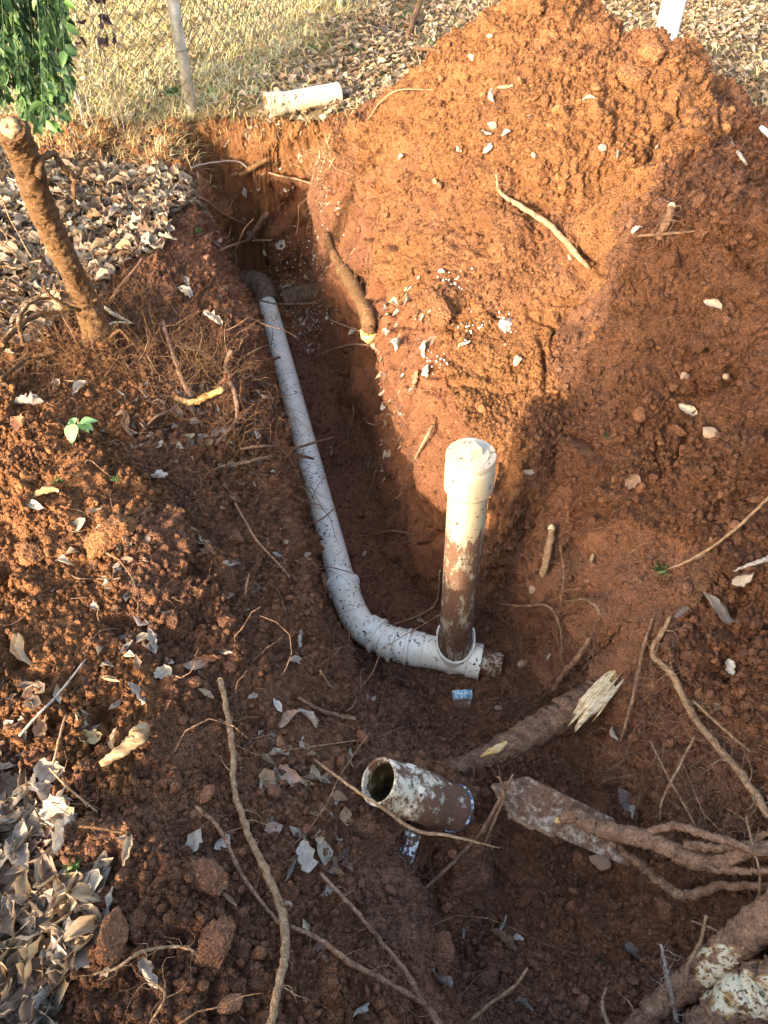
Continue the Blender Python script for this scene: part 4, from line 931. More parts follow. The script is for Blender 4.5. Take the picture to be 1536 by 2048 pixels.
# the other roots
T_ = B_TAN; D_ = B_DIRTY
LIST = [
 ([(1103,1055,.02),(1097,1100,.03),(1085,1155,.03)], [22,26,22], 'short pale barked root stub standing against the cut right of the riser', T_, dict(tip=W_PALE)),
 ([(440,1360,.015),(452,1410,.02),(465,1500,.02),(468,1580,.02),(490,1650,.02),(530,1740,.025),(562,1815,.03),(570,1900,.03),(556,1980,.03),(540,2060,.03)], [20,18,20,20,22,24,28,28,26,26], 'long tan root snaking down the left bank to the bottom edge', T_, dict(lets=24, letlen=.07, tip=W_YEL)),
 ([(392,1612,.01),(440,1660,.015),(478,1740,.015),(520,1800,.02),(562,1850,.02)], [12,14,14,12,12], 'dirty side root joining the long tan root on the left bank', D_, dict(lets=14)),
 ([(580,1852,.015),(640,1880,.02),(700,1925,.02),(780,1968,.02),(850,2010,.02),(890,2060,.02)], [14,16,18,18,18,18], 'dirty brown root running down to the bottom edge from the long tan root', D_, dict(lets=14)),
 ([(640,1745,.01),(700,1810,.01),(760,1880,.015),(815,1950,.015),(850,2010,.02),(880,2060,.02)], [12,14,14,16,18,20], 'earth covered root lying along the pit edge at the bottom', D_, dict(lets=30, letlen=.06)),
 ([(628,1518,.01),(700,1572,-.035,'z'),(760,1612,-.045,'z'),(830,1660,-.10,'z'),(900,1672,-.12,'z'),(1000,1696,-.16,'z')], [8,10,10,11,11,4], 'pale stripped root hanging across the mouth of the open pipe', T_, dict()),
 ([(1055,1936,-.28,'z'),(1030,1972,-.30,'z'),(985,2005,-.34,'z'),(925,2056,-.36,'z')], [8,12,12,12], 'pale curved root tip reaching up at the bottom centre', T_, dict()),
 ([(1342,1232,.01),(1322,1270,.02),(1305,1308,.03),(1345,1352,.03),(1385,1430,.03),(1432,1490,.03),(1480,1545,.03),(1545,1640,.03)], [14,16,18,24,24,24,26,26], 'long branching tan root on the lower right slope', T_, dict(lets=34, letlen=.10)),
 ([(1385,1400,.02),(1440,1452,.02),(1500,1502,.02)], [10,9,6], 'thin tan side root beside the long root on the right slope', T_, dict(lets=10)),
 ([(1306,1235,.01),(1288,1290,.03),(1275,1350,.03),(1262,1410,.03),(1240,1485,.02)], [10,12,12,12,8], 'thin brown root hanging in front of the right wall', D_, dict(lets=14)),
 ([(1550,985,.03),(1450,1075,.03),(1380,1120,.02),(1335,1138,.01)], [10,10,9,6], 'long thin tan twig on the right slope ending at green moss', T_, dict()),
 ([(1550,1110,.03),(1510,1126,.03),(1465,1142,.02)], [20,14,6], 'grey pointed twig at the right edge', B_GREY, dict()),
 ([(993,348,.03),(1000,385,.02),(1045,415,.02),(1105,455,.02),(1150,505,.02),(1180,538,.01)], [8,10,18,20,20,12], 'tan root with a pale stripped tip lying down the face of the heap', T_, dict(lets=18, letlen=.08)),
 ([(1343,412,.05),(1335,440,.03),(1318,478,.0)], [24,28,28], 'short root stub with a white torn top between heap and right slope', D_, dict(tip=W_PALE, lets=12)),
 ([(1275,472,.015),(1330,468,.02),(1390,462,.02)], [8,9,6], 'thin brown root trailing from the stub at the top of the right slope', D_, dict(lets=10)),
 ([(735,240,.02),(765,200,.03),(800,180,.03),(868,180,.01)], [4,5,5,4], 'thin pale grass stalk arched over the left flank of the heap', T_, dict()),
 ([(848,-20,.30),(830,30,.16),(814,80,.03)], [14,18,20], 'reddish stick leaning up from the leaves behind the heap', B_CLAY, dict()),
 ([(814,80,.02),(832,96,.02),(868,100,.01),(885,108,.0)], [18,14,12,10], 'bent reddish root lying at the foot of the leaning stick', B_CLAY, dict()),
 ([(325,642,.02),(345,705,.03),(368,770,.03),(385,795,.02)], [12,14,15,14], 'knobbly brown root bending down into the tangle on the left bank', D_, dict(lets=24, letlen=.10)),
 ([(352,797,.03),(385,805,.04),(420,790,.05),(447,778,.06)], [20,22,22,20], 'orange peeled root with a frayed white end on the left bank', B_ORANGE, dict(lets=5)),
 ([(463,700,.08),(452,735,.05),(470,790,.04),(472,840,.03),(430,890,.01)], [14,16,14,13,10], 'upright brown root in the tangle near the trench edge', D_, dict(lets=36, letlen=.12)),
 ([(470,742,.04),(515,760,.03),(545,800,.02),(562,850,.01)], [8,9,8,5], 'thin looping root at the trench edge beside the upright one', D_, dict(lets=16)),
 ([(280,870,.01),(310,835,.02),(350,815,.02),(385,770,.02)], [8,9,9,8], 'thin root running under the orange peeled root', D_, dict(lets=12)),
 ([(345,680,.01),(385,700,.02),(430,718,.015)], [12,14,12], 'half buried brown root above the tangle', D_, dict(lets=8)),
 ([(210,752,.02),(260,690,.03),(300,680,.03),(340,688,.02)], [6,8,8,6], 'thin root arching beside the foot of the upright root', B_CLAY, dict(lets=16)),
 ([(0,760,.02),(50,720,.03),(85,710,.03),(112,702,.03)], [12,14,13,14], 'reddish root with a snapped end left of the upright root', B_CLAY, dict(lets=10)),
 ([(222,602,.0),(238,575,.03),(268,540,.04),(286,515,.06)], [8,10,9,6], 'thin curved root standing up between the leaves and the soil', D_, dict()),
 ([(207,614,.03),(235,632,.035),(268,648,.03)], [10,12,4], 'pale green split twig lying beside the upright root', W_PALE, dict(name='split_twig', cat='twig')),
 ([(209,654,.03),(232,645,.035),(266,647,.03)], [8,9,4], 'short white peeled twig crossing the split one', W_PALE, dict(name='split_twig', cat='twig')),
 ([(480,898,.02),(530,892,.05),(585,896,-.35,'z'),(625,886,-.42,'z'),(672,873,-.5,'z')], [9,9,9,8,4], 'thin wavy root reaching out over the white pipe, upper of the pair', D_, dict(lets=8)),
 ([(470,930,.02),(535,915,.04),(600,912,-.42,'z'),(628,918,-.5,'z')], [10,12,12,8], 'blunt dark root reaching out over the white pipe, lower of the pair', D_, dict(lets=8)),
 ([(560,1058,.03),(608,1050,-.5,'z'),(640,1040,-.56,'z'),(668,1018,-.58,'z')], [6,7,6,4], 'thin root curling over the middle of the white pipe', D_, dict(lets=5)),
 ([(505,598,-.55,'z'),(550,607,-.62,'z'),(600,608,-.6,'z'),(655,602,-.5,'z'),(708,585,-.30,'z')], [5,6,7,8,9], 'thin root strung across the trench over the end of the white pipe', D_, dict(lets=10)),
 ([(520,705,-.35,'z'),(545,718,-.5,'z'),(560,714,-.58,'z')], [8,10,8], 'stubby root poking out of the left wall at the white pipe', D_, dict()),
 ([(412,516,.02),(450,497,.03),(490,483,.05),(543,480,.04)], [5,8,8,6], 'tan stick leaning out over the far end of the trench', T_, dict()),
 ([(536,345,.02),(560,352,.05),(600,360,.05),(655,378,.03)], [4,6,6,5], 'pale wavy root strung below the cut edge at the far end', T_, dict(lets=10)),
 ([(345,352,.03),(400,330,.05),(470,322,.05),(500,340,.03)], [4,5,5,4], 'thin grey root looping along the far wall', B_GREY, dict(lets=6)),
 ([(480,352,.02),(505,335,.05),(535,318,.06)], [16,16,12], 'short dark root stub jutting from the far wall', B_CLAY, dict(lets=8)),
 ([(495,480,.02),(515,455,.04),(535,425,.06)], [20,20,16], 'dark root stub leaning at the far end of the trench', D_, dict(tip=None)),
 ([(375,380,.05),(410,400,.04),(450,430,.03),(500,452,.02)], [8,8,7,4], 'spray of thin roots hanging from the turf ball at the far left corner', T_, dict(lets=30, letlen=.10)),
 ([(1105,1385,.02),(1125,1350,.04),(1155,1315,.05),(1180,1275,.03)], [14,18,18,14], 'short brown root propped in the pit behind the thick root', D_, dict(lets=8)),
 ([(1128,1206,.01),(1165,1198,.04),(1190,1210,.05),(1203,1232,.06)], [8,10,11,12], 'curved brown root with a pale cut tip in the right wall', D_, dict(lets=16)),
 ([(990,1205,.01),(1040,1212,.03),(1095,1212,.03),(1120,1255,.03),(1124,1325,.02)], [6,8,9,8,5], 'forking root hanging in the corner right of the riser', D_, dict(lets=30, letlen=.10)),
 ([(1120,1090,.02),(1128,1150,.03),(1120,1210,.03)], [6,7,6], 'thin root dangling down the right wall', D_, dict(lets=14)),
 ([(880,1140,.0),(872,1205,.01),(835,1232,.01),(785,1250,.01)], [7,7,7,5], 'thin tan root curving out from under the riser to the bend', T_, dict()),
 ([(1026,1548,-.22,'z'),(1005,1590,-.26,'z'),(965,1660,-.34,'z'),(930,1700,-.40,'z'),(880,1750,-.42,'z'),(835,1790,-.40,'z')], [7,12,13,13,12,8], 'brown root slanting down beneath the board into the pit', D_, dict(lets=20, letlen=.07)),
 ([(997,1552,-.22,'z'),(1008,1590,-.25,'z'),(985,1650,-.32,'z'),(962,1705,-.40,'z')], [6,9,9,6], 'thin root crossing the slanting one at the board', D_, dict(lets=12)),
 ([(1412,1832,-.20,'z'),(1400,1885,-.25,'z'),(1378,1925,-.27,'z'),(1370,1975,-.30,'z')], [10,11,11,10], 'upright brown twig in front of the corner root', T_, dict(name='twig', cat='twig')),
 ([(1322,1890,-.22,'z'),(1334,1950,-.28,'z'),(1345,2000,-.33,'z'),(1358,2070,-.38,'z')], [8,14,14,18], 'pale upright root with a hairy side tuft at the bottom right', B_GREY, dict(lets=26, letlen=.05)),
 ([(1383,1842,-.26,'z'),(1420,1855,-.27,'z'),(1462,1876,-.24,'z')], [5,7,6], 'thin pale root spur touching the corner root', T_, dict(lets=6, letlen=.04)),
 ([(1212,1975,.04),(1205,2010,.03),(1220,2060,.02)], [8,14,16], 'short tan root tip standing up at the bottom edge', T_, dict(lets=5, letlen=.03)),
 ([(1492,1630,.05),(1505,1690,.05),(1520,1750,.04),(1515,1810,.03)], [8,8,8,7], 'thin root hanging at the right edge past the forked root', T_, dict(lets=16)),
 ([(1300,1480,.02),(1340,1560,.04),(1385,1640,.05),(1400,1670,.04)], [7,8,8,7], 'bundle of thin dark roots draped over the right slope', D_, dict(lets=40, letlen=.16)),
 ([(1390,1470,.02),(1360,1530,.04),(1325,1600,.05),(1320,1640,.03)], [7,9,8,6], 'pale orange rootlet crossing the dark bundle', T_, dict(lets=6)),
 ([(1290,1548,.02),(1278,1600,.05),(1268,1640,.05)], [8,10,12], 'clay coated root tip standing above the forked root', B_CLAY, dict(lets=12, letlen=.05)),
 ([(0,1592,.02),(70,1630,.03),(130,1650,.03),(190,1655,.03),(255,1668,.02)], [8,9,9,10,8], 'thin orange tinted root over the near left leaf litter', B_CLAY, dict(lets=16)),
 ([(98,1535,.03),(135,1575,.03),(165,1600,.02),(195,1625,.02)], [6,8,8,7], 'thin tan root between leaf litter and soil at the left', T_, dict(lets=8)),
 ([(188,1948,.02),(235,1935,.03),(280,1905,.03),(345,1893,.03),(385,1902,.03),(402,1928,.02)], [8,10,11,10,8,5], 'tan root arching over the clods at the bottom left', T_, dict(lets=12)),
 ([(38,1472,.03),(85,1420,.03),(120,1385,.03),(172,1318,.03)], [9,9,7,7], 'grey weathered twig slanting over the left bank', B_GREY, dict(name='twig', cat='twig')),
 ([(106,1530,.03),(118,1480,.03),(132,1428,.03)], [8,9,8], 'flat straw coloured stalk beside the weathered twig', T_, dict(name='stalk', cat='stalk')),
 ([(490,1190,.01),(494,1168,.03),(499,1145,.06)], [7,7,6], 'short upright twig in the bare soil of the left bank', D_, dict(name='twig', cat='twig')),
 ([(470,1490,.01),(520,1510,.01),(575,1500,.015),(720,1480,.02)], [3,3,4,4], 'straight straw lying on the soil above the open pipe', T_, dict(name='stalk', cat='stalk')),
 ([(640,1340,-.18,'z'),(665,1380,-.24,'z'),(700,1412,-.30,'z'),(712,1440,-.34,'z')], [8,10,9,8], 'brown root running down the trench shoulder left of the tee', D_, dict(lets=14)),
 ([(596,1395,.01),(640,1420,.02),(680,1432,.02),(712,1438,.02)], [12,14,14,14], 'blunt clay covered root ending at the trench shoulder', D_, dict()),
 ([(470,1005,.01),(510,1075,.02),(550,1120,.02),(580,1155,.02)], [7,8,7,6], 'thin root lying along the left shoulder of the trench', D_, dict(lets=18)),
 ([(60,330,.01),(70,400,.05),(85,470,.04)], [6,7,6], 'bare upright weed stem behind the upright root', T_, dict(name='stem', cat='stem')),
 ([(300,2048,.02),(330,1990,.03),(300,1960,.02)], [8,9,6], 'thin tan root in the clods at the bottom left edge', T_, dict(lets=8)),
 ([(660,640,.02),(700,655,.03),(735,668,.03)], [5,6,5], 'thin root on the trench floor by the hanging root', D_, dict(lets=8)),
 ([(620,720,.01),(665,700,.03),(700,690,.03),(735,690,.02)], [5,7,7,6], 'thin brown root across the far trench floor', D_, dict(lets=14)),
 ([(866,850,.02),(850,880,.04),(828,920,.06)], [12,11,7], 'broken tan root end jutting from the right wall left of the riser', T_, dict(lets=12)),
 ([(745,1070,.0),(780,1062,.012),(830,1068,.01)], [5,8,7], 'short brown root lying on the trench floor', D_, dict(lets=6, letlen=.04)),
]
for pts_, w_, lab, mt, kw in LIST:
    root(pts_, w_, lab, mt, **kw)
# frayed pale end of the orange peeled root
# ------------------------------------------------------------------ fine root hairs over walls, banks and tangle
def hairs(name, ids, ln, r, mat, label, seed, droop=.5, lift=.25):
    r0 = np.random.default_rng(seed); n = len(ids); m = 6
    p = PD[ids].astype(float); d = NV[ids]*lift+r0.normal(0, .6, (n, 3)); d /= np.linalg.norm(d, axis=1)[:, None]; L_ = ln*(.3+r0.random(n)**1.5*1.3); V = np.zeros((n, m, 3, 3))
    for k in range(m):
        for a in range(3):
            an = a*2.094; rad = r*(1-.13*k)
            V[:, k, a] = p+np.array([math.cos(an)*rad, math.sin(an)*rad*.7, math.sin(an)*rad*.7])
        d = d+r0.normal(0, .38, (n, 3))+np.array([0, 0, -droop*.35]); d /= np.linalg.norm(d, axis=1)[:, None]; p = p+d*(L_/m)[:, None]
    F = []
    for k in range(m-1):
        for a in range(3): F.append((k*3+a, k*3+(a+1) % 3, (k+1)*3+(a+1) % 3, (k+1)*3+a))
    F = (np.array(F)[None]+(np.arange(n)*m*3)[:, None, None]).reshape(-1, 4)
    return tag(link(name, mesh_np(name, V.reshape(-1, 3), F), mat), label, kind='stuff')
rimw = ((reg == 2)*steep+.10*(reg == 0)*(fbm(Pn+3, .3, 2, 91) > .5))
hairs('fine_roots', pick(rimw*ca*3, 2600, 51), .13, .0013, B_DIRTY, 'fine brown root hairs hanging from the trench walls', 52, .9)
tang = inside(PV[:, 0], PV[:, 1], poly((0,640,0),(230,560,0),(480,680,0),(560,850,-.1),(560,950,-.1),(400,900,0),(250,760,0),(0,800,0)))*1.0
hairs('fine_roots', pick(tang*ca, 1500, 53), .20, .0013, B_CLAY, 'tangle of thin brown roots on the left bank', 54, .15, .8)
frn = inside(PV[:, 0], PV[:, 1], poly((620,300,.1),(720,330,.1),(760,640,0),(880,800,0),(900,890,0),(840,880,0),(760,760,0),(660,560,0),(610,400,0)))*1.0
hairs('fine_roots', pick(frn*ca, 1500, 55), .09, .0010, B_CLAY, 'fringe of hairy roots along the right rim of the trench', 56, .8, .5)
allw = soilw*1.0
hairs('fine_roots', pick(allw*ca, 1500, 57), .12, .0009, B_CLAY, 'stray hair roots lying over the dug soil', 58, .5, .3)

low_r = inside(PV[:, 0], PV[:, 1], poly((1000,1150,-.5),(1250,1150,-.2),(1400,1300,-.2),(1536,1480,-.2),(1536,1720,-.25),(1200,1560,-.5),(1000,1400,-.7)))*1.0
hairs('fine_roots', pick(low_r*ca, 420, 59), .22, .0014, B_DIRTY, 'thin roots trailing over the lower right wall', 60, .5, .5)

hairs('thin_roots', pick(((reg == 0)*.5+rimw*2)*ca*(PV[:, 1] < 3.3), 130, 61), .30, .0026, B_DIRTY, 'thin brown roots straggling over the bank and trench edge', 62, .35, .5)
hairs('thin_roots', pick((tang+frn*.8+low_r*.6)*ca, 130, 63), .26, .0022, B_TAN, 'thin tan roots in the tangle and along the rim', 64, .35, .6)
# ------------------------------------------------------------------ leaves one can tell apart
leafm = []
for k in range(12):
    V, F = leaf_shape((0, 1, 2)[k % 3], 9 if k % 3 != 1 else 10, 200+k)
    stem_ = [(-.5-.22+.0*k, .0, V[2][2]+.02)]
    me = bpy.data.meshes.new('dry_leaf'); me.from_pydata([tuple(v) for v in V], [], F); me.shade_smooth(); leafm.append(me)
leafp = []
for me in leafm:
    m2 = me.copy(); m2.materials.append(M_PALE); leafp.append(m2); me.materials.append(M_LEAF)
LR = random.Random(77)
def toned(name, a, b):
    m = M_LEAF.copy(); m.name = name
    for x in m.node_tree.nodes:
        if x.type == 'VALTORGB' and len(x.color_ramp.elements) > 4:
            for i, e in enumerate(x.color_ramp.elements): t = i/7; e.color = (*[p*(1-t)+q*t for p, q in zip(a, b)], 1)
    return m
TONES = [(('white', ), toned('white_leaf', (.58, .54, .48), (.68, .65, .60))), (('dark', 'black', 'purple'), toned('dark_leaf', (.10, .085, .08), (.19, .16, .15))), (('reddish', 'rust', 'orange'), toned('rust_leaf', (.34, .16, .09), (.42, .22, .12))),
         (('pink', ), toned('pinkish_leaf', (.42, .30, .24), (.50, .36, .29))), (('yellow', ), toned('yellowish_leaf', (.52, .40, .20), (.58, .46, .25))), (('brown', ), toned('brown_leaf', (.28, .18, .12), (.38, .26, .17))),
         (('grey', 'skeletal'), toned('grey_leaf', (.32, .28, .25), (.44, .40, .36))), (('tan', ), toned('tan_leaf', (.44, .33, .21), (.52, .41, .28))), (('pale', ), toned('pale_leaf', (.50, .44, .36), (.58, .52, .44)))]
def normal_at(x, y):
    e = .02; return Vector((-(float(hz(x+e, y))-float(hz(x-e, y)))/(2*e), -(float(hz(x, y+e))-float(hz(x, y-e)))/(2*e), 1)).normalized()
def leaf_at(p, size, label, group=None, pale=False, tilt=.35, k=None):
    k = LR.randrange(12) if k is None else k
    o = bpy.data.objects.new('dry_leaf', (leafp if pale else leafm)[k]); COL.objects.link(o)
    n = normal_at(p.x, p.y); n = (n+Vector((LR.gauss(0, tilt), LR.gauss(0, tilt), 0))).normalized()
    q = n.to_track_quat('Z', 'Y').to_matrix() @ Matrix.Rotation(LR.uniform(0, 6.28), 3, 'Z')
    o.matrix_world = Matrix.LocRotScale(p, q.to_quaternion(), Vector((size,)*3))
    return tag(o, label, 'leaf', group)
def leaf_px(px, py, w, label, pale=True, **k):
    p = hit(px, py, .004); z = on_ground(p.x, p.y); p.z = max(p.z, min(z, p.z+.03))+.002
    o = leaf_at(p, 2*rad_of(w, p)*1.0, label, pale=pale, **k); first = min(((label.find(q), m) for ks, m in TONES for q in ks if q in label), key=lambda a: a[0], default=None)
    if first: o.material_slots[0].link = 'OBJECT'; o.material_slots[0].material = first[1]
    return o
ONE = [
 (990,195,46,'curled pale leaf high on the left side of the heap'),(1010,180,34,'narrow tan leaf above the curled pale one on the heap'),(920,300,22,'small pale leaf low on the left flank of the heap'),
 (870,365,24,'short whitish bark like leaf on the lower heap'),(975,270,34,'crumpled grey leaf in the middle of the upper heap'),(978,300,30,'grey purple leaf under the crumpled one on the heap'),
 (1012,268,22,'small pale leaf right of the crumpled one on the heap'),(1058,235,16,'tiny white leaf scrap near the top of the heap'),(805,315,30,'pale leaf scrap on the far left foot of the heap'),
 (1315,298,24,'thin pale leaf on the lit shoulder of the heap'),(1235,312,22,'pale flat leaf below the cracked clay block'),(1178,200,26,'slim pale leaf in the centre of the upper heap'),
 (1275,460,28,'white pointed leaf where the heap meets the right slope'),(1427,610,42,'pale bent leaf alone on the upper right slope'),(1375,820,46,'white curled leaf on the middle right slope'),
 (1265,965,40,'brown and white leaf at the corner of the right wall'),(1485,1155,48,'large pale folded leaf near the right edge'),(1395,1120,34,'grey leaf beside the thin tan twig'),
 (1440,1215,80,'big grey skeletal leaf hanging under the right ledge'),(1365,1225,40,'small dark leaf at the left of the big skeletal one'),(1462,1335,36,'white curled leaf on the lower right slope'),
 (1185,1120,26,'tan leaf caught in the right wall'),(1100,1315,26,'white leaf standing in the corner of the pit'),(1232,1468,30,'white leaf beside the broken end of the thick root'),
 (1250,1600,50,'dark crumpled leaf above the forked root'),(1270,1625,34,'white lobed leaf just above the forked root'),(1005,1855,50,'pale standing leaf in the bottom of the pit'),
 (1005,1885,60,'brown crumpled leaf under the pale standing one'),(1035,1880,26,'white leaf strip right of the brown crumpled leaf'),(925,1870,26,'small white leaf in the pit near the left bank'),
 (1265,1905,56,'dark blue grey wet leaf on the pit floor'),(1050,2015,40,'grey leaf at the bottom edge of the pit'),(880,1965,60,'grey black leaf under the pit edge at the bottom'),(1060,1965,30,'thin dark leaf in the bottom pit'),
 (410,1315,60,'reddish brown folded leaf at the head of the long tan root'),(388,1330,50,'upright pinkish leaf left of the long tan root'),(450,1310,46,'grey curled leaf right of the long tan root head'),
 (300,1278,46,'grey white leaf lying on clods of the left bank'),(325,1350,44,'pale leaf edge on the left bank'),(270,1390,56,'tall folded grey leaf on the left bank'),(225,1360,50,'tan pointed leaf on the left bank above the wood chunk'),
 (410,1390,36,'short tan leaf left of the long tan root'),(555,1412,38,'bright white leaf in the bare soil above the open pipe'),(578,1440,52,'pinkish leaf below the bright white one'),(612,1440,50,'ragged grey leaf right of the pinkish one'),
 (580,1550,60,'broad pinkish brown leaf left of the open pipe'),(505,1395,24,'small grey leaf on the soil centre left'),(595,1280,44,'grey leaf on the shoulder above the tee'),(590,1325,50,'pale grey leaf lower on the shoulder by the tee'),
 (545,1655,50,'pinkish standing leaf left of the pit'),(605,1718,70,'pale lobed leaf with raised tips in the middle foreground'),(580,1740,50,'grey leaf under the pale lobed one'),(460,1800,46,'tan leaf hanging on the clods by the long tan root'),
 (390,1690,60,'pale crumpled leaf left of the long tan root'),(440,1685,44,'white torn leaf just left of the long tan root'),(300,1960,52,'white ragged leaf between the clods at the bottom left'),(295,1930,40,'folded grey leaf above the white ragged leaf'),
 (720,2020,50,'white curled strip of leaf at the bottom centre'),(90,995,60,'large yellow tan leaf on the left edge of the bank'),(70,1010,44,'pale leaf beside the large yellow one'),(160,780,44,'pale leaf above the green seedling'),
 (60,810,60,'grey crumpled leaf at the left below the roots'),(40,850,50,'reddish leaf tip at the left edge'),(260,850,50,'brown leaf below the root tangle'),(320,960,50,'white leaf at the end of the thin root below the seedling'),
 (210,1075,44,'pale leaf resting on the overhanging clod'),(55,1300,80,'large tan leaf plastered on the left clods'),(180,1475,50,'yellow brown upright leaf beside the straw stalk'),(95,1450,60,'brown leaf under the weathered twig'),(235,1480,50,'tan leaf against the broken wood chunk'),
 (255,1700,70,'long tan leaf hanging on the orange clod'),(370,590,50,'pale brown leaf on the soil above the tangle'),(425,640,46,'white grey leaf at the trench edge near the tangle'),(375,570,40,'grey leaf on the bank above the pale brown one'),
 (660,640,26,'pale leaf on the trench floor near the hanging root'),(706,666,24,'white leaf beside the cut end of the hanging root'),(660,905,34,'tan leaf on the trench floor right of the pipe'),(740,932,34,'pale leaf in the middle of the trench floor'),
 (845,1240,26,'small pink leaf behind the bend'),(640,1160,40,'brown leaf wedged against the left wall at the bend'),(490,385,24,'grey leaf hanging on the far wall'),(560,490,26,'white leaf at the far end of the trench'),(505,470,22,'small pale leaf at the far end of the trench'),
 (150,465,44,'orange brown leaf in the litter right of the upright root'),(265,500,44,'rust coloured leaf at the soil edge of the left litter'),(245,470,40,'brown curled leaf in the left litter'),(310,430,34,'reddish leaf at the top of the left litter'),(690,765,24,'brown leaf in the trench by the right wall'),
 (800,690,40,'grey leaf hanging in the rim fringe'),(850,700,34,'white leaf on the lit rim'),(855,745,40,'pale curled leaf on the rim above the riser'),(835,760,36,'brown leaf dangling below the rim above the riser'),(885,545,26,'white scrap on the orange clay'),(930,690,30,'pale leaf pressed in the orange clay'),(1060,945,30,'pale leaf right of the riser top'),
]
for px, py, w, lab in ONE:
    pale = 'white' in lab or ('pale' in lab and LR.random() < .5)
    leaf_px(px, py, w, lab, pale)
def many(poly_, n, lo, hi, label, group, seed, pale=.3, lift=.035):
    r0 = random.Random(seed); w = inside(PV[:, 0], PV[:, 1], poly_)*vis; ii = pick(w*ca, n, seed)
    for i in ii:
        p = Vector(PD[i].tolist())+Vector((0, 0, r0.uniform(.004, lift)))
        leaf_at(p, r0.uniform(lo, hi), label, group, r0.random() < pale, .4)
many(poly((-20,1540,0),(110,1540,0),(180,1650,0),(175,1800,0),(150,2060,0),(-20,2060,0)), 92, .06, .10, 'silvery dry leaf in the litter at the near left corner', 'dry leaves in the litter at the near left corner', 301, .6)
many(poly((60,380,.03),(300,370,.0),(380,430,.0),(290,530,.0),(200,620,.0),(20,660,.03)), 70, .05, .085, 'dry leaf in the litter between the upright root and the trench', 'dry leaves in the litter behind the upright root', 302, .45)
many(poly((430,250,.2),(700,250,.2),(860,90,.2),(850,5,.2),(560,60,.2),(430,200,.2)), 34, .06, .09, 'dry leaf on the ground around the fallen pipe', 'dry leaves around the fallen pipe', 303, .3, .02)
# ------------------------------------------------------------------ stones and bigger clods
def stone_mat(name, a, b):
    g = N(name, .9, .2); g.color(g.ramp(g.noise(45, 5, .6), [(.35, a), (.65, b)])); g.normal(g.bump(g.noise(160, 4), .6, .003)); return g.m
M_ST = stone_mat('clay_dusted_stone', (.24, .13, .08), (.46, .34, .24)); M_ST2 = stone_mat('pale_pink_stone', (.30, .18, .11), (.50, .38, .28)); M_LIME = stone_mat('grey_lime_lump', (.20, .13, .11), (.44, .40, .39))
def clodlike(px, py, w, name, label, cat, mat, k, h=.7, sink=.25, sub=4, smooth=False):
    p = hit(px, py, 0); z = on_ground(p.x, p.y); r = rad_of(w, p)
    me = clod_mesh(name, k, 3 if smooth else 5, 0 if smooth else .16)
    if mat is M_BIGCLOD:
        j = int(np.argmin((PD[::7, 0]-p.x)**2+(PD[::7, 1]-p.y)**2))*7; vcol(me, 'tint', np.tile(tint[j]*1.05, (len(me.vertices), 1)))
    o = link(name, me, mat); o.location = (p.x, p.y, p.z+r*(h-sink)*.6); o.scale = (r*1.1, r*.95, r*h); o.rotation_euler = (.3*math.sin(k), .25*math.cos(k), k*1.7)
    return tag(o, label, cat)
STN = [(1420,872,44,'pale flat stone on the right slope',M_ST2),(1367,755,24,'small whitish stone on the right slope above the flat one',M_ST2),(1450,756,20,'small rough stone near the right edge of the slope',M_ST),(1035,722,26,'tan pebble pressed into the clay above the riser',M_ST2),
 (985,255,22,'rounded pebble left of the leaves on the heap',M_ST),(1138,516,16,'yellow pebble on the lower heap',M_ST2),(1205,300,22,'tan pebble right of the cracked clay block',M_ST),(1068,315,18,'ochre pebble below the heap leaves',M_ST),
 (945,118,20,'pale pebble near the top of the heap',M_ST2),(980,75,16,'small pebble beside the top of the heap',M_ST),(1045,1328,24,'muddy stone right of the old pipe stub',M_ST),(1195,1725,40,'dark veined stone under the forked root',M_ST),(1065,1180,22,'grey pebble in the trench corner',M_ST),
 (575,1810,20,'small orange pebble beside the long tan root',M_ST2),(730,1108,14,'small pale pebble on the trench floor',M_ST),(995,1418,18,'muddy pebble in the pit near the blue marked fragment',M_ST)]
for i, (a, b, w, lab, mt) in enumerate(STN): clodlike(a, b, w, 'stone', lab, 'stone', mt, 20+i, .75, .2, 3, True)
CLD = [(1090,205,44,'round clay clod high on the heap'),(1395,272,40,'rounded clod on the shaded shoulder of the heap'),(885,620,90,'big round lump of clay on the lit rim'),(1345,520,60,'broad lump at the top of the right slope'),(1400,690,70,'large lump bulging from the right slope'),
 (1300,690,44,'smaller lump left of the bulging one'),(1500,780,50,'lump near the right edge of the slope'),(225,1070,130,'overhanging mass of crumbly earth on the left bank'),(60,1110,70,'lump of soil at the left edge above the tan leaf'),(430,1900,120,'rounded clod at the bottom between roots'),
 (410,1760,110,'big round clod beside the long tan root'),(225,1880,120,'largest clod at the bottom left beside the leaves'),(205,1800,60,'clod above the largest one at the bottom left'),(275,1840,70,'small dark clod in the bottom left heap'),(520,1970,56,'reddish clod near the long tan root'),
 (345,1240,56,'clod in the middle of the left bank'),(455,1250,60,'reddish dome of clay on the left bank'),(470,1080,50,'low clod above the reddish dome'),(1050,1795,60,'clod in the pit floor'),(1000,1740,50,'clod under the board'),(980,1960,60,'clod near the bottom of the pit'),
 (1150,1560,56,'clod wedged behind the board'),(1330,1820,70,'smooth lump below the forked root'),(1210,1790,40,'clod right of the pit centre'),(880,1910,80,'knob of soil on the left edge of the pit'),(605,1870,40,'small round clod right of the long tan root'),(620,1840,30,'smallest round clod beside the long tan root'),
 (1510,200,40,'clod sticking out at the right edge of the heap'),(1300,110,90,'cracked block of smooth clay at the top right of the heap'),(1265,160,80,'second smooth clay block below the cracked one')]
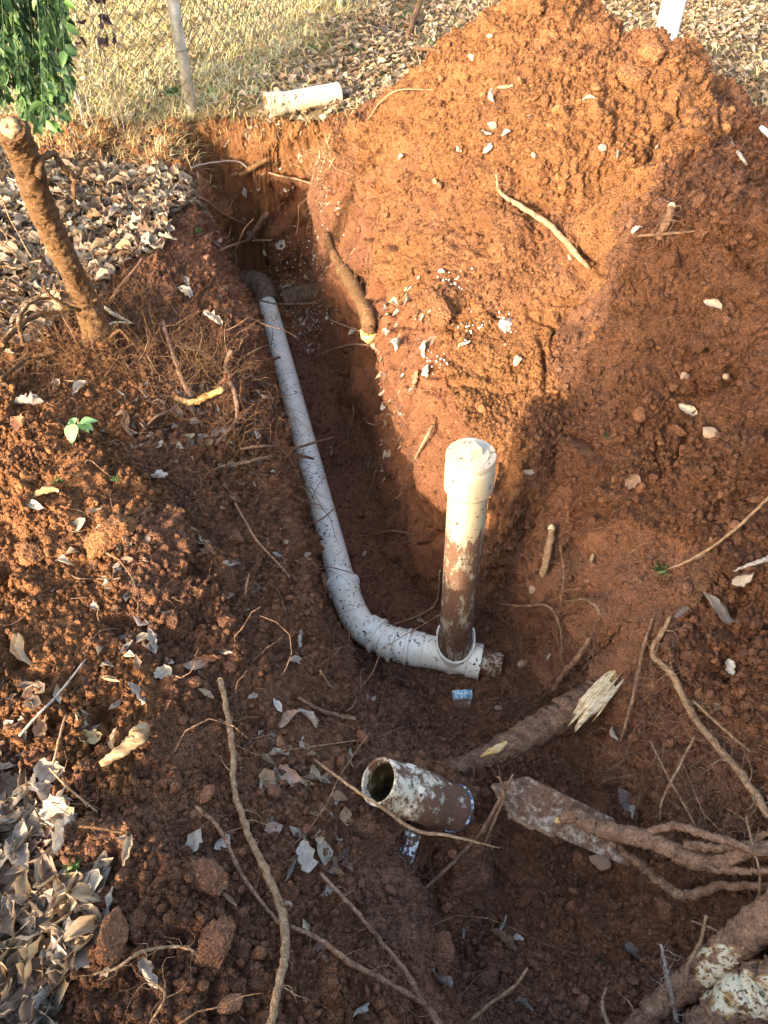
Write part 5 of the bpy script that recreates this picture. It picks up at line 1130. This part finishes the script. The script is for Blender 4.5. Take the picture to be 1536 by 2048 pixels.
for i, (a, b, w, lab) in enumerate(CLD): clodlike(a, b, w*.80, 'soil_clod', lab, 'clod', M_BIGCLOD, 60+i, .75, .55)
clodlike(1012, 652, 40, 'lime_lump', 'grey lump with white crumbs in the orange clay', 'lump', M_LIME, 8, .5, .5, 3)
r0 = random.Random(9)
for (cx, cy, sx, n, lab) in ((1005, 650, 30, 26, 'white crumbs round the grey lump in the orange clay'), (905, 560, 34, 20, 'white crumbs above the rim of the orange clay'), (940, 660, 40, 24, 'white crumbs pressed in the clay above the riser'), (870, 720, 26, 24, 'white crumbs beside the leaves on the rim'), (600, 520, 60, 60, 'pale gravel and leaf crumbs at the far end of the trench'), (620, 640, 40, 70, 'pale gravel beside the far end of the white pipe')):
    VV = []; FF = []
    for i in range(n):
        p = hit(r0.gauss(cx, sx*.6), r0.gauss(cy, sx*.5), .003); s = r0.uniform(.0015, .005); k = len(VV)
        for d in ((1, 0, 0), (-1, .3, 0), (0, 1, .3), (.2, -1, 0), (0, .2, 1), (0, 0, -1)): VV.append(tuple(p+Vector(d)*s*r0.uniform(.6, 1.3)))
        FF += [tuple(k+q for q in f) for f in ((0, 2, 4), (2, 1, 4), (1, 3, 4), (3, 0, 4), (2, 0, 5), (1, 2, 5), (3, 1, 5), (0, 3, 5))]
    me = bpy.data.meshes.new('white_crumbs'); me.from_pydata(VV, [], FF); tag(link('white_crumbs', me, stone_mat('white_crumb', (.5, .48, .45), (.8, .8, .78))), lab, kind='stuff')
# ------------------------------------------------------------------ board, blue marked fragment, white stub, wood chunk
M_BOARD = bark('muddy_board', (.10, .055, .036), (.19, .11, .07), (.50, .44, .36), 26, .003)
bpts = [Vector(sight(985, 1572, -.30)), Vector(sight(1030, 1640, -.36)), Vector(sight(1260, 1735, -.42)), Vector(sight(1230, 1640, -.37)), Vector(sight(1058, 1556, -.31))]
bm = bmesh.new(); nb_ = (bpts[1]-bpts[0]).cross(bpts[3]-bpts[0]).normalized(); nb_ = nb_ if nb_.z > 0 else -nb_
vs = [bm.verts.new(p-bpts[0]) for p in bpts]; f = bm.faces.new(vs); r_ = bmesh.ops.extrude_face_region(bm, geom=[f]); bmesh.ops.translate(bm, vec=-nb_*.016, verts=[v for v in r_['geom'] if isinstance(v, bmesh.types.BMVert)])
bmesh.ops.recalc_face_normals(bm, faces=bm.faces); bmesh.ops.bevel(bm, geom=bm.edges[:], offset=.0015, segments=1, affect='EDGES')
me = bpy.data.meshes.new('board'); bm.to_mesh(me); bm.free(); o = link('board', me, M_BOARD); o.location = bpts[0]; tag(o, 'broken muddy board jutting out under the forked root', 'board')
rim = smooth_path([bpts[0], bpts[1].lerp(bpts[0], .3), bpts[1], bpts[1].lerp(bpts[2], .35)], 5); link('bark_edge', tube_mesh('bark_edge', wiggle(rim, .003, 3), .006, 8, True, .2, 2, origin=bpts[0]), B_TAN, o)
def chip(name, a, px_w, px_h, z, label, mats, ang=0.0, th=.006, curve=.012):
    """a curved shard of plastic pipe"""
    p = Vector(sight(a[0], a[1], z)); d = rad_of(2, p); tcam = (Vector((0, 0, CAMZ))-p).normalized(); right = Vector((1, 0, 0)); upv = tcam.cross(right).normalized()
    o = empty(name, p, label=label, cat='plastic fragment'); n = 8
    lo = 0
    for part, h0, h1, m in mats:
        V = []; F = []
        for s_ in (0, 1):
            for i in range(n+1):
                u = -1+2*i/n; zc = -curve*u*u-s_*th
                for h in (h0, h1):
                    q = right*u*px_w/2*d+upv*(h-.5)*px_h*d*(1+.06*math.sin(i*2.1+h*3))+tcam*(zc+curve); q = Matrix.Rotation(ang, 3, tcam) @ q; V.append(tuple(q))
        m_ = 2*(n+1)
        for i in range(n):
            k = 2*i; F += [(k, k+1, k+3, k+2), (m_+k, m_+k+2, m_+k+3, m_+k+1), (k, k+2, m_+k+2, m_+k), (k+1, m_+k+1, m_+k+3, k+3)]
        F += [(0, m_, m_+1, 1), (2*n, 2*n+1, m_+2*n+1, m_+2*n)]
        me = bpy.data.meshes.new(part); me.from_pydata(V, [], F); bm = bmesh.new(); bm.from_mesh(me); bmesh.ops.recalc_face_normals(bm, faces=bm.faces); bm.to_mesh(me); bm.free(); me.shade_smooth(); link(part, me, m, o)
    return o
def speckled(name, stops, sc):
    g = N(name, .7, .3); g.color(g.ramp(g.noise(sc, 5, .7), stops)); return g.m
M_BW = speckled('blue_white_primer', [(.38, (.10, .055, .035)), (.44, (.15, .42, .60)), (.52, (.45, .68, .74)), (.60, (.80, .82, .80))], 120)
M_MUDP = speckled('mud_over_plastic', [(.50, (.12, .062, .038)), (.62, (.19, .10, .06)), (.66, (.70, .66, .58))], 70)
M_WST = speckled('scratched_white_stub', [(.44, (.09, .05, .035)), (.52, (.13, .075, .05)), (.55, (.74, .76, .76))], 70)
zf = hit(926, 1400, .025).z
chip('plastic_fragment', (926, 1402), 40, 44, zf, 'blue and white marked plastic fragment in the mud below the tee', [('mud_face', .0, .58, M_MUDP), ('blue_edge', .582, 1.0, M_BW)], 0.05)
M_WB = speckled('white_blue_stub', [(.49, (.09, .05, .035)), (.52, (.10, .16, .34)), (.54, (.66, .68, .68))], 90)
chip('plastic_fragment', (818, 1690), 34, 60, -.30, 'scratched white plastic shard under the open pipe', [('mud_face', .45, 1.0, M_WST), ('white_edge', .0, .448, M_WB)], -.35)
p0 = hit(200, 1528, .012); p1 = hit(262, 1488, .03); p2 = hit(292, 1448, .035)
me = tube_mesh('wood_chunk', smooth_path([p0, p1, p2], 8), [.005, .007, .008, .010, .011, .012, .013, .014, .015, .016, .018, .020, .020, .019, .017, .014, .008], 14, True, .3, 5, origin=p0)
o = link('wood_chunk', me, W_OLD); o.location = p0; lumpy(o, .006, .02, 3); tag(o, 'pale splintered chunk of wood on the left bank', 'wood chunk')
# ------------------------------------------------------------------ green seedling
def green(name, a, b):
    g = N(name, .5, .4); c = g.ramp(g.noise(30, 3), [(.3, a), (.7, b)]); g.color(c); tr = g.n('ShaderNodeBsdfTranslucent'); g.l(c, tr.inputs[0]); mx = g.n('ShaderNodeMixShader', i_0=.18)
    g.l(g.b.outputs[0], mx.inputs[1]); g.l(tr.outputs[0], mx.inputs[2]); g.l(mx.outputs[0], g.t.nodes['Material Output'].inputs[0]); return g.m
M_SEED = green('seedling_leaf_green', (.12, .24, .08), (.22, .38, .16)); M_VINE = green('vine_leaf_green', (.013, .038, .012), (.030, .072, .022)); M_VINEY = green('bright_leaf_green', (.045, .10, .025), (.09, .17, .05))
def green_leaf(name, ln, w, seed=0, n=6, fold=.35, curl=.7):
    V = []; F = []
    for i in range(n):
        t = i/(n-1); ww = w*math.sin(math.pi*(t**.75))**.8+.0004; x = t*ln; z = -curl*ln*t*t*.5
        for s in (-1, -.5, 0, .5, 1): V.append((x, s*ww*math.cos(fold), z+abs(s)*ww*math.sin(fold)+.06*ww*math.sin(i*2+s*3+seed)))
    for i in range(n-1):
        for k in range(4): F.append((i*5+k, i*5+k+1, (i+1)*5+k+1, (i+1)*5+k))
    me = bpy.data.meshes.new(name); me.from_pydata(V, [], F); me.shade_smooth(); return me
sb = hit(160, 880, .0); sd = empty('seedling', sb, label='small green leafy seedling growing on the left bank', cat='seedling')
st = [sb, sb+Vector((.0, .01, .03)), sb+Vector((.01, .02, .07))]
link('stem', tube_mesh('stem', smooth_path(st, 5), .0016, 6, origin=sb), B_TAN, sd)
for (px, py, ln, w, az, el) in ((150, 880, .062, .024, -100, -25), (195, 825, .052, .017, 15, 15), (190, 840, .046, .018, -15, -5), (158, 828, .036, .013, 130, 10), (178, 858, .042, .014, -30, -10), (160, 862, .034, .013, 160, 0)):
    m = green_leaf('leaf', ln, w, px); o = link('leaf', m, M_SEED, sd); pz = Vector([k*2.16 for k in ray(px, py)])+Vector((0, 0, CAMZ)); o.location = (Vector((sb.x+(px-165)*.00145*.25, sb.y+.015, sb.z+.055)))-sb; o.rotation_euler = (0, R(-el), R(az))
# moss tuft and small green sprigs
for (px, py, w, lab) in ((1318, 1140, 40, 'bright green moss tuft at the end of the thin tan twig'), (1197, 1920, 20, 'tiny green sprig in the pit'), (1212, 872, 18, 'small green sprig in a hollow of the right slope'), (396, 463, 18, 'green sprig at the edge of the left litter'), (150, 1735, 46, 'green grass sprig among the near left leaves'), (345, 190, 40, 'green weed sprout beside the fence post'), (118, 965, 26, 'small green sprout under the leaves of the left bank'), (235, 960, 20, 'little green shoot on the left bank')):
    p = hit(px, py, .004); r0 = random.Random(px); VV = []; FF = []; rr_ = rad_of(w, p)
    for i in range(34):
        a = r0.uniform(0, 6.28); q = p+Vector((math.cos(a), math.sin(a), 0))*rr_*r0.random()*.8; d = Vector((r0.gauss(0, .6), r0.gauss(0, .6), 1)).normalized()*rr_*r0.uniform(.5, 1.1); s_ = d.orthogonal().normalized()*rr_*.09; k = len(VV)
        VV += [tuple(q-s_-p), tuple(q+s_-p), tuple(q+d*.6+s_-p), tuple(q+d-p), tuple(q+d*.6-s_-p)]; FF.append((k, k+1, k+2, k+3, k+4))
    me = bpy.data.meshes.new('green_sprig'); me.from_pydata(VV, [], FF); o = link('green_sprig', me, M_VINEY); o.location = p; tag(o, lab, 'sprig')
# ------------------------------------------------------------------ chain link fence
g = N('galvanised_steel', .55, .5); g.b.inputs['Metallic'].default_value = .55; g.color(g.ramp(g.noise(25, 4), [(.35, (.36, .34, .28)), (.7, (.62, .60, .54))])); M_GALV = g.m
g = N('rusty_wire', .7, .4); g.b.inputs['Metallic'].default_value = .3; g.color(g.ramp(g.noise(18, 4), [(.35, (.09, .08, .06)), (.7, (.22, .20, .17))])); M_WIRE = g.m
PA = Vector((-1.045, 4.34, .13)); PB = Vector((-.30, 6.2, .18)); PL = Vector((-3.2, 3.95, .1))
fence = empty('chain_link_fence', PA, label='sagging chain link fence with leaning steel post beyond the trench', cat='fence')
link('post', tube_mesh('post', [PA+Vector((.0, 0, -.12)), PA+Vector((.0, 0, .3)), PA+Vector((-.0, .0, 1.55))], .030, 24, True, origin=PA), M_GALV, fence)
link('post', tube_mesh('post', [PB+Vector((0, 0, -.1)), PB+Vector((0, 0, 1.6))], .026, 20, True, origin=PA), (lambda gg: gg)(M_GALV), fence)
link('post', tube_mesh('post', [PL+Vector((0, 0, -.1)), PL+Vector((0, 0, 1.6))], .030, 20, True, origin=PA), M_GALV, fence)
for zt in (.62, .30, .02): link('tie_wire', tube_mesh('tie_wire', [PA+Vector((.034*math.cos(a*.7), .034*math.sin(a*.7), zt+.004*a*.3)) for a in range(10)], .002, 6, origin=PA), M_WIRE, fence)
def span(A, B, z0, z1, seed, sag=None):
    r0 = random.Random(seed); d = (B-A); d.z = 0; L_ = d.length; d.normalize(); nx = int(L_/.068); V = []; F = []; off = 0; nrm = Vector((-d.y, d.x, 0)); rows = int((z1-z0)/.034)
    for i in range(nx):
        s0 = i*.068; pts = []
        bot = r0.randint(0, 2) if sag is None else sag(s0/L_)
        for k in range(bot, rows+1):
            ph = (k+i) % 2; s = s0+(.034 if ph else 0)+.034*(i % 2)*0
            s = s0+.034*(1 if (k % 2) else 0)*(1)+.0; w_ = .03*math.sin(s*3.1+k*.17+seed)+.012*math.sin(s*9+k*.5)
            pts.append(A+d*s+nrm*(w_+.0015*(1 if k % 2 else -1))+Vector((0, 0, z0+k*.034+.012*math.sin(s*4+seed))))
        v, f, sg, m = tube(pts, .0023, 4); V += [tuple(q-PA) for q in v]; F += [tuple(a+off for a in q) for q in f]; off += len(v)
        pts = [A+d*(s0-.034*(1 if (k % 2) else 0)+.0)+nrm*(.03*math.sin(s0*3.1+k*.17+seed)+.012*math.sin(s0*9+k*.5)-.0015*(1 if k % 2 else -1))+Vector((0, 0, z0+k*.034+.012*math.sin(s0*4+seed))) for k in range(bot, rows+1)]
        v, f, sg, m = tube(pts, .0023, 4); V += [tuple(q-PA) for q in v]; F += [tuple(a+off for a in q) for q in f]; off += len(v)
    me = bpy.data.meshes.new('wire_mesh'); me.from_pydata(V, [], F); me.shade_smooth(); o = link('wire_mesh', me, M_WIRE, fence); o['kind'] = 'stuff'; return o
span(PA+Vector((-.03, 0, 0)), PL, .0, 1.5, 1); span(PA+Vector((.03, 0, 0)), PB, .18, 1.6, 2)
# wires and dry vines hanging from the fence foot over the cut
r0 = random.Random(4)
for i in range(15):
    x = -1.95+i*.062+r0.uniform(-.02, .02); y = 4.06; p = Vector((x, y, .14)); pts = [p.copy()]
    for k in range(7): p = p+Vector((r0.gauss(0, .018), r0.gauss(-.012, .01), -.03)); pts.append(p.copy())
    link('loose_wire', tube_mesh('loose_wire', smooth_path(pts, 3), .0017, 5, origin=PA), M_WIRE if i % 3 else B_TAN, fence)
# ------------------------------------------------------------------ weeping green shrub in the top left corner, brown dead vine beside it
def rayp(px, py, t): return Vector([k*t for k in ray(px, py)])+Vector((0, 0, CAMZ))
sr = Vector((-1.95, 3.35, .03)); shrub = empty('weeping_shrub', sr, label='green leafy branches hanging down in the top left corner', cat='shrub')
link('trunk', tube_mesh('trunk', smooth_path([sr, sr+Vector((.03, .02, .5)), sr+Vector((-.02, .0, 1.2)), sr+Vector((.05, -.1, 1.8))], 6), [.035, .034, .033, .032, .031, .03, .03, .028, .027, .026, .025, .024, .023, .022, .02, .02, .018, .016, .014], 12, True, .1, 2, origin=sr), B_GREY, shrub)
lm = [green_leaf('leaf', .048, .0115, k, 5, .25, .5) for k in range(4)]+[green_leaf('leaf', .058, .015, k, 5, .3, .6) for k in range(2)]
for i, m in enumerate(lm): m.materials.append(M_VINE if i < 4 else M_VINEY)
r0 = random.Random(21); cnt = 0; SV = []; SF = []; so_ = 0; lo_V = []; lo_F = []
tips = []
for i in range(90):
    tx = r0.uniform(-70, 142); ty = 262-max(0, (90-tx))*.55+r0.uniform(-70, 8)
    if tx > 60: ty = r0.uniform(190, 275)
    t = r0.uniform(3.0, 3.5); e = rayp(tx, ty, t); s = rayp(tx-r0.uniform(5, 70)-.15*max(0, tx), -r0.uniform(60, 170), t*r0.uniform(.92, 1.0))
    mid = s.lerp(e, .5)+Vector((.06, -.02, .12)); pth = smooth_path([s, mid, e], 8)
    v, f, sg, m = tube(pth, [.0028*(1-.6*j/len(pth)) for j in range(len(pth))], 5); SV += [tuple(q-sr) for q in v]; SF += [tuple(a+so_ for a in q) for q in f]; so_ += len(v)
    L_ = sum((pth[j+1]-pth[j]).length for j in range(len(pth)-1)); nl = int(L_/.017)
    for j in range(nl):
        u = j/nl*(len(pth)-1.001); p = pth[int(u)].lerp(pth[int(u)+1], u-int(u)); tips.append(p)
r0.shuffle(tips)
def leaf_rot(r0): return (R(r0.uniform(-80, 80)), R(r0.uniform(10, 105)), r0.uniform(0, 6.28))
shown = [p for p in tips if -20 < project(*p)[0] < 180 and -10 < project(*p)[1]]
rest = [p for p in tips if not (-20 < project(*p)[0] < 180 and -10 < project(*p)[1])]
shown.sort(key=lambda p: project(*p)[2]); ind, more = shown[:295], shown[295:]+rest
for p in ind:
    o = bpy.data.objects.new('leaf', lm[0 if r0.random() < .8 and False else r0.randrange(6)]); COL.objects.link(o); o.parent = shrub; o.location = p-sr; o.rotation_euler = leaf_rot(r0); s_ = r0.uniform(.55, 1.3); o.scale = (s_,)*3
base_ = [np.array([v.co[:] for v in m.vertices]) for m in lm]; fc = [np.array([f.vertices[:] for f in m.polygons]) for m in lm]
from mathutils import Euler
VV = []; FF = []; MI = []; off = 0
for p in more:
    k = r0.randrange(6); M_ = np.array(Euler(leaf_rot(r0)).to_matrix())*r0.uniform(.7, 1.25); v = base_[k] @ M_.T+np.array(p-sr); VV.append(v); FF.append(fc[k]+off); MI += [0 if k < 4 else 1]*len(fc[k]); off += len(v)
me = mesh_np('foliage', np.concatenate(VV), np.concatenate(FF)); me.materials.append(M_VINE); me.materials.append(M_VINEY); me.polygons.foreach_set('material_index', MI)
o = bpy.data.objects.new('foliage', me); COL.objects.link(o); o.parent = shrub; o['kind'] = 'stuff'
me = bpy.data.meshes.new('twigs'); me.from_pydata(SV, [], SF); o = link('twigs', me, M_VINE, shrub); o['kind'] = 'stuff'
# dead vine hung with brown leaves on the fence
vr = Vector((-1.55, 4.1, .1)); dv_ = empty('dead_vine', vr, label='withered brown vine climbing the wire fence', cat='vine')
SV = []; SF = []; off = 0; DV = []
r0 = random.Random(33)
for i in range(9):
    x = r0.uniform(-1.75, -1.30); p = Vector((x, 4.1, .12)); pts = [p.copy()]
    for k in range(10): p = p+Vector((r0.gauss(.005, .02), r0.gauss(0, .01), .085)); pts.append(p.copy())
    v, f, sg, m = tube(smooth_path(pts, 3), .0022, 5); SV += [tuple(q-vr) for q in v]; SF += [tuple(a+off for a in q) for q in f]; off += len(v)
    DV += [q+Vector((r0.gauss(0, .02), r0.gauss(0, .02), 0)) for q in pts[5:] for _ in range(2)]
me = bpy.data.meshes.new('stems'); me.from_pydata(SV, [], SF); o = link('stems', me, B_GREY, dv_); o['kind'] = 'stuff'
M_DEAD = bark('withered_leaf', (.09, .05, .05), (.17, .10, .09), (.27, .17, .13), 40, .002)
dl = []
for k in range(3):
    V, F = leaf_shape(0, 6, 400+k); m = bpy.data.meshes.new('leaf'); m.from_pydata([tuple(v*.055) for v in V], [], F); m.shade_smooth(); m.materials.append(M_DEAD); dl.append(m)
for p in DV[:90]:
    o = bpy.data.objects.new('leaf', dl[r0.randrange(3)]); COL.objects.link(o); o.parent = dv_; o.location = p-vr; o.rotation_euler = (r0.uniform(0, 6), r0.uniform(0, 6), r0.uniform(0, 6))
# straw coloured weed stems behind the upright root
wb = hit(55, 520, 0); wd = empty('dry_weed', wb, label='clump of dry straw coloured stems at the left edge behind the upright root', cat='weed')
for i in range(20):
    b_ = wb+Vector((r0.uniform(-.22, .06), r0.uniform(-.1, .12), 0)); b_.z = on_ground(b_.x, b_.y); p = b_.copy(); pts = [p.copy()]; lean = r0.gauss(-.035, .03)
    for k in range(6): p = p+Vector((lean+r0.gauss(0, .012), r0.gauss(0, .015), .07)); pts.append(p.copy())
    link('stem', tube_mesh('stem', smooth_path(pts, 3), [.0036*(1-.035*j) for j in range(19)], 6, origin=wb), B_TAN if i % 2 else M_STEM if 'M_STEM' in globals() else B_TAN, wd)
# twigs lying in the leaves behind
for i, (a, lab) in enumerate((([(280,398,.02),(320,400,.02),(385,385,.02)], 'dark grey stick on the left litter below the cut edge'), ([(245,470,.03),(300,420,.03),(345,375,.03)], 'thin grey twig slanting over the left litter'), ([(1445,65,.02),(1490,40,.03),(1536,15,.03)], 'grey fallen branch on the leaves at the top right'), ([(1400,50,.02),(1470,22,.03),(1536,8,.03)], 'thin upper branch at the top right corner'), ([(905,20,.03),(950,8,.03),(985,-8,.03)], 'grey branch lying behind the top of the heap'), ([(1462,285,.03),(1480,310,.03),(1494,330,.02)], 'pale twig on the right shoulder of the heap'), ([(150,185,.02),(165,230,.04),(175,255,.03)], 'dark leaning stick at the foot of the shrub'))):
    root(a, [9, 11, 8], lab, B_GREY, 'twig', 'twig', lets=3, letlen=.06)
o, f, r_ = root([(1522, 255, .03), (1545, 275, .03), (1570, 290, .03)], [16, 16, 16], 'white pipe scrap tip at the right edge of the heap', M_PVC_CLEAN, 'plastic_strip', 'plastic strip', wig=0, rough=0)
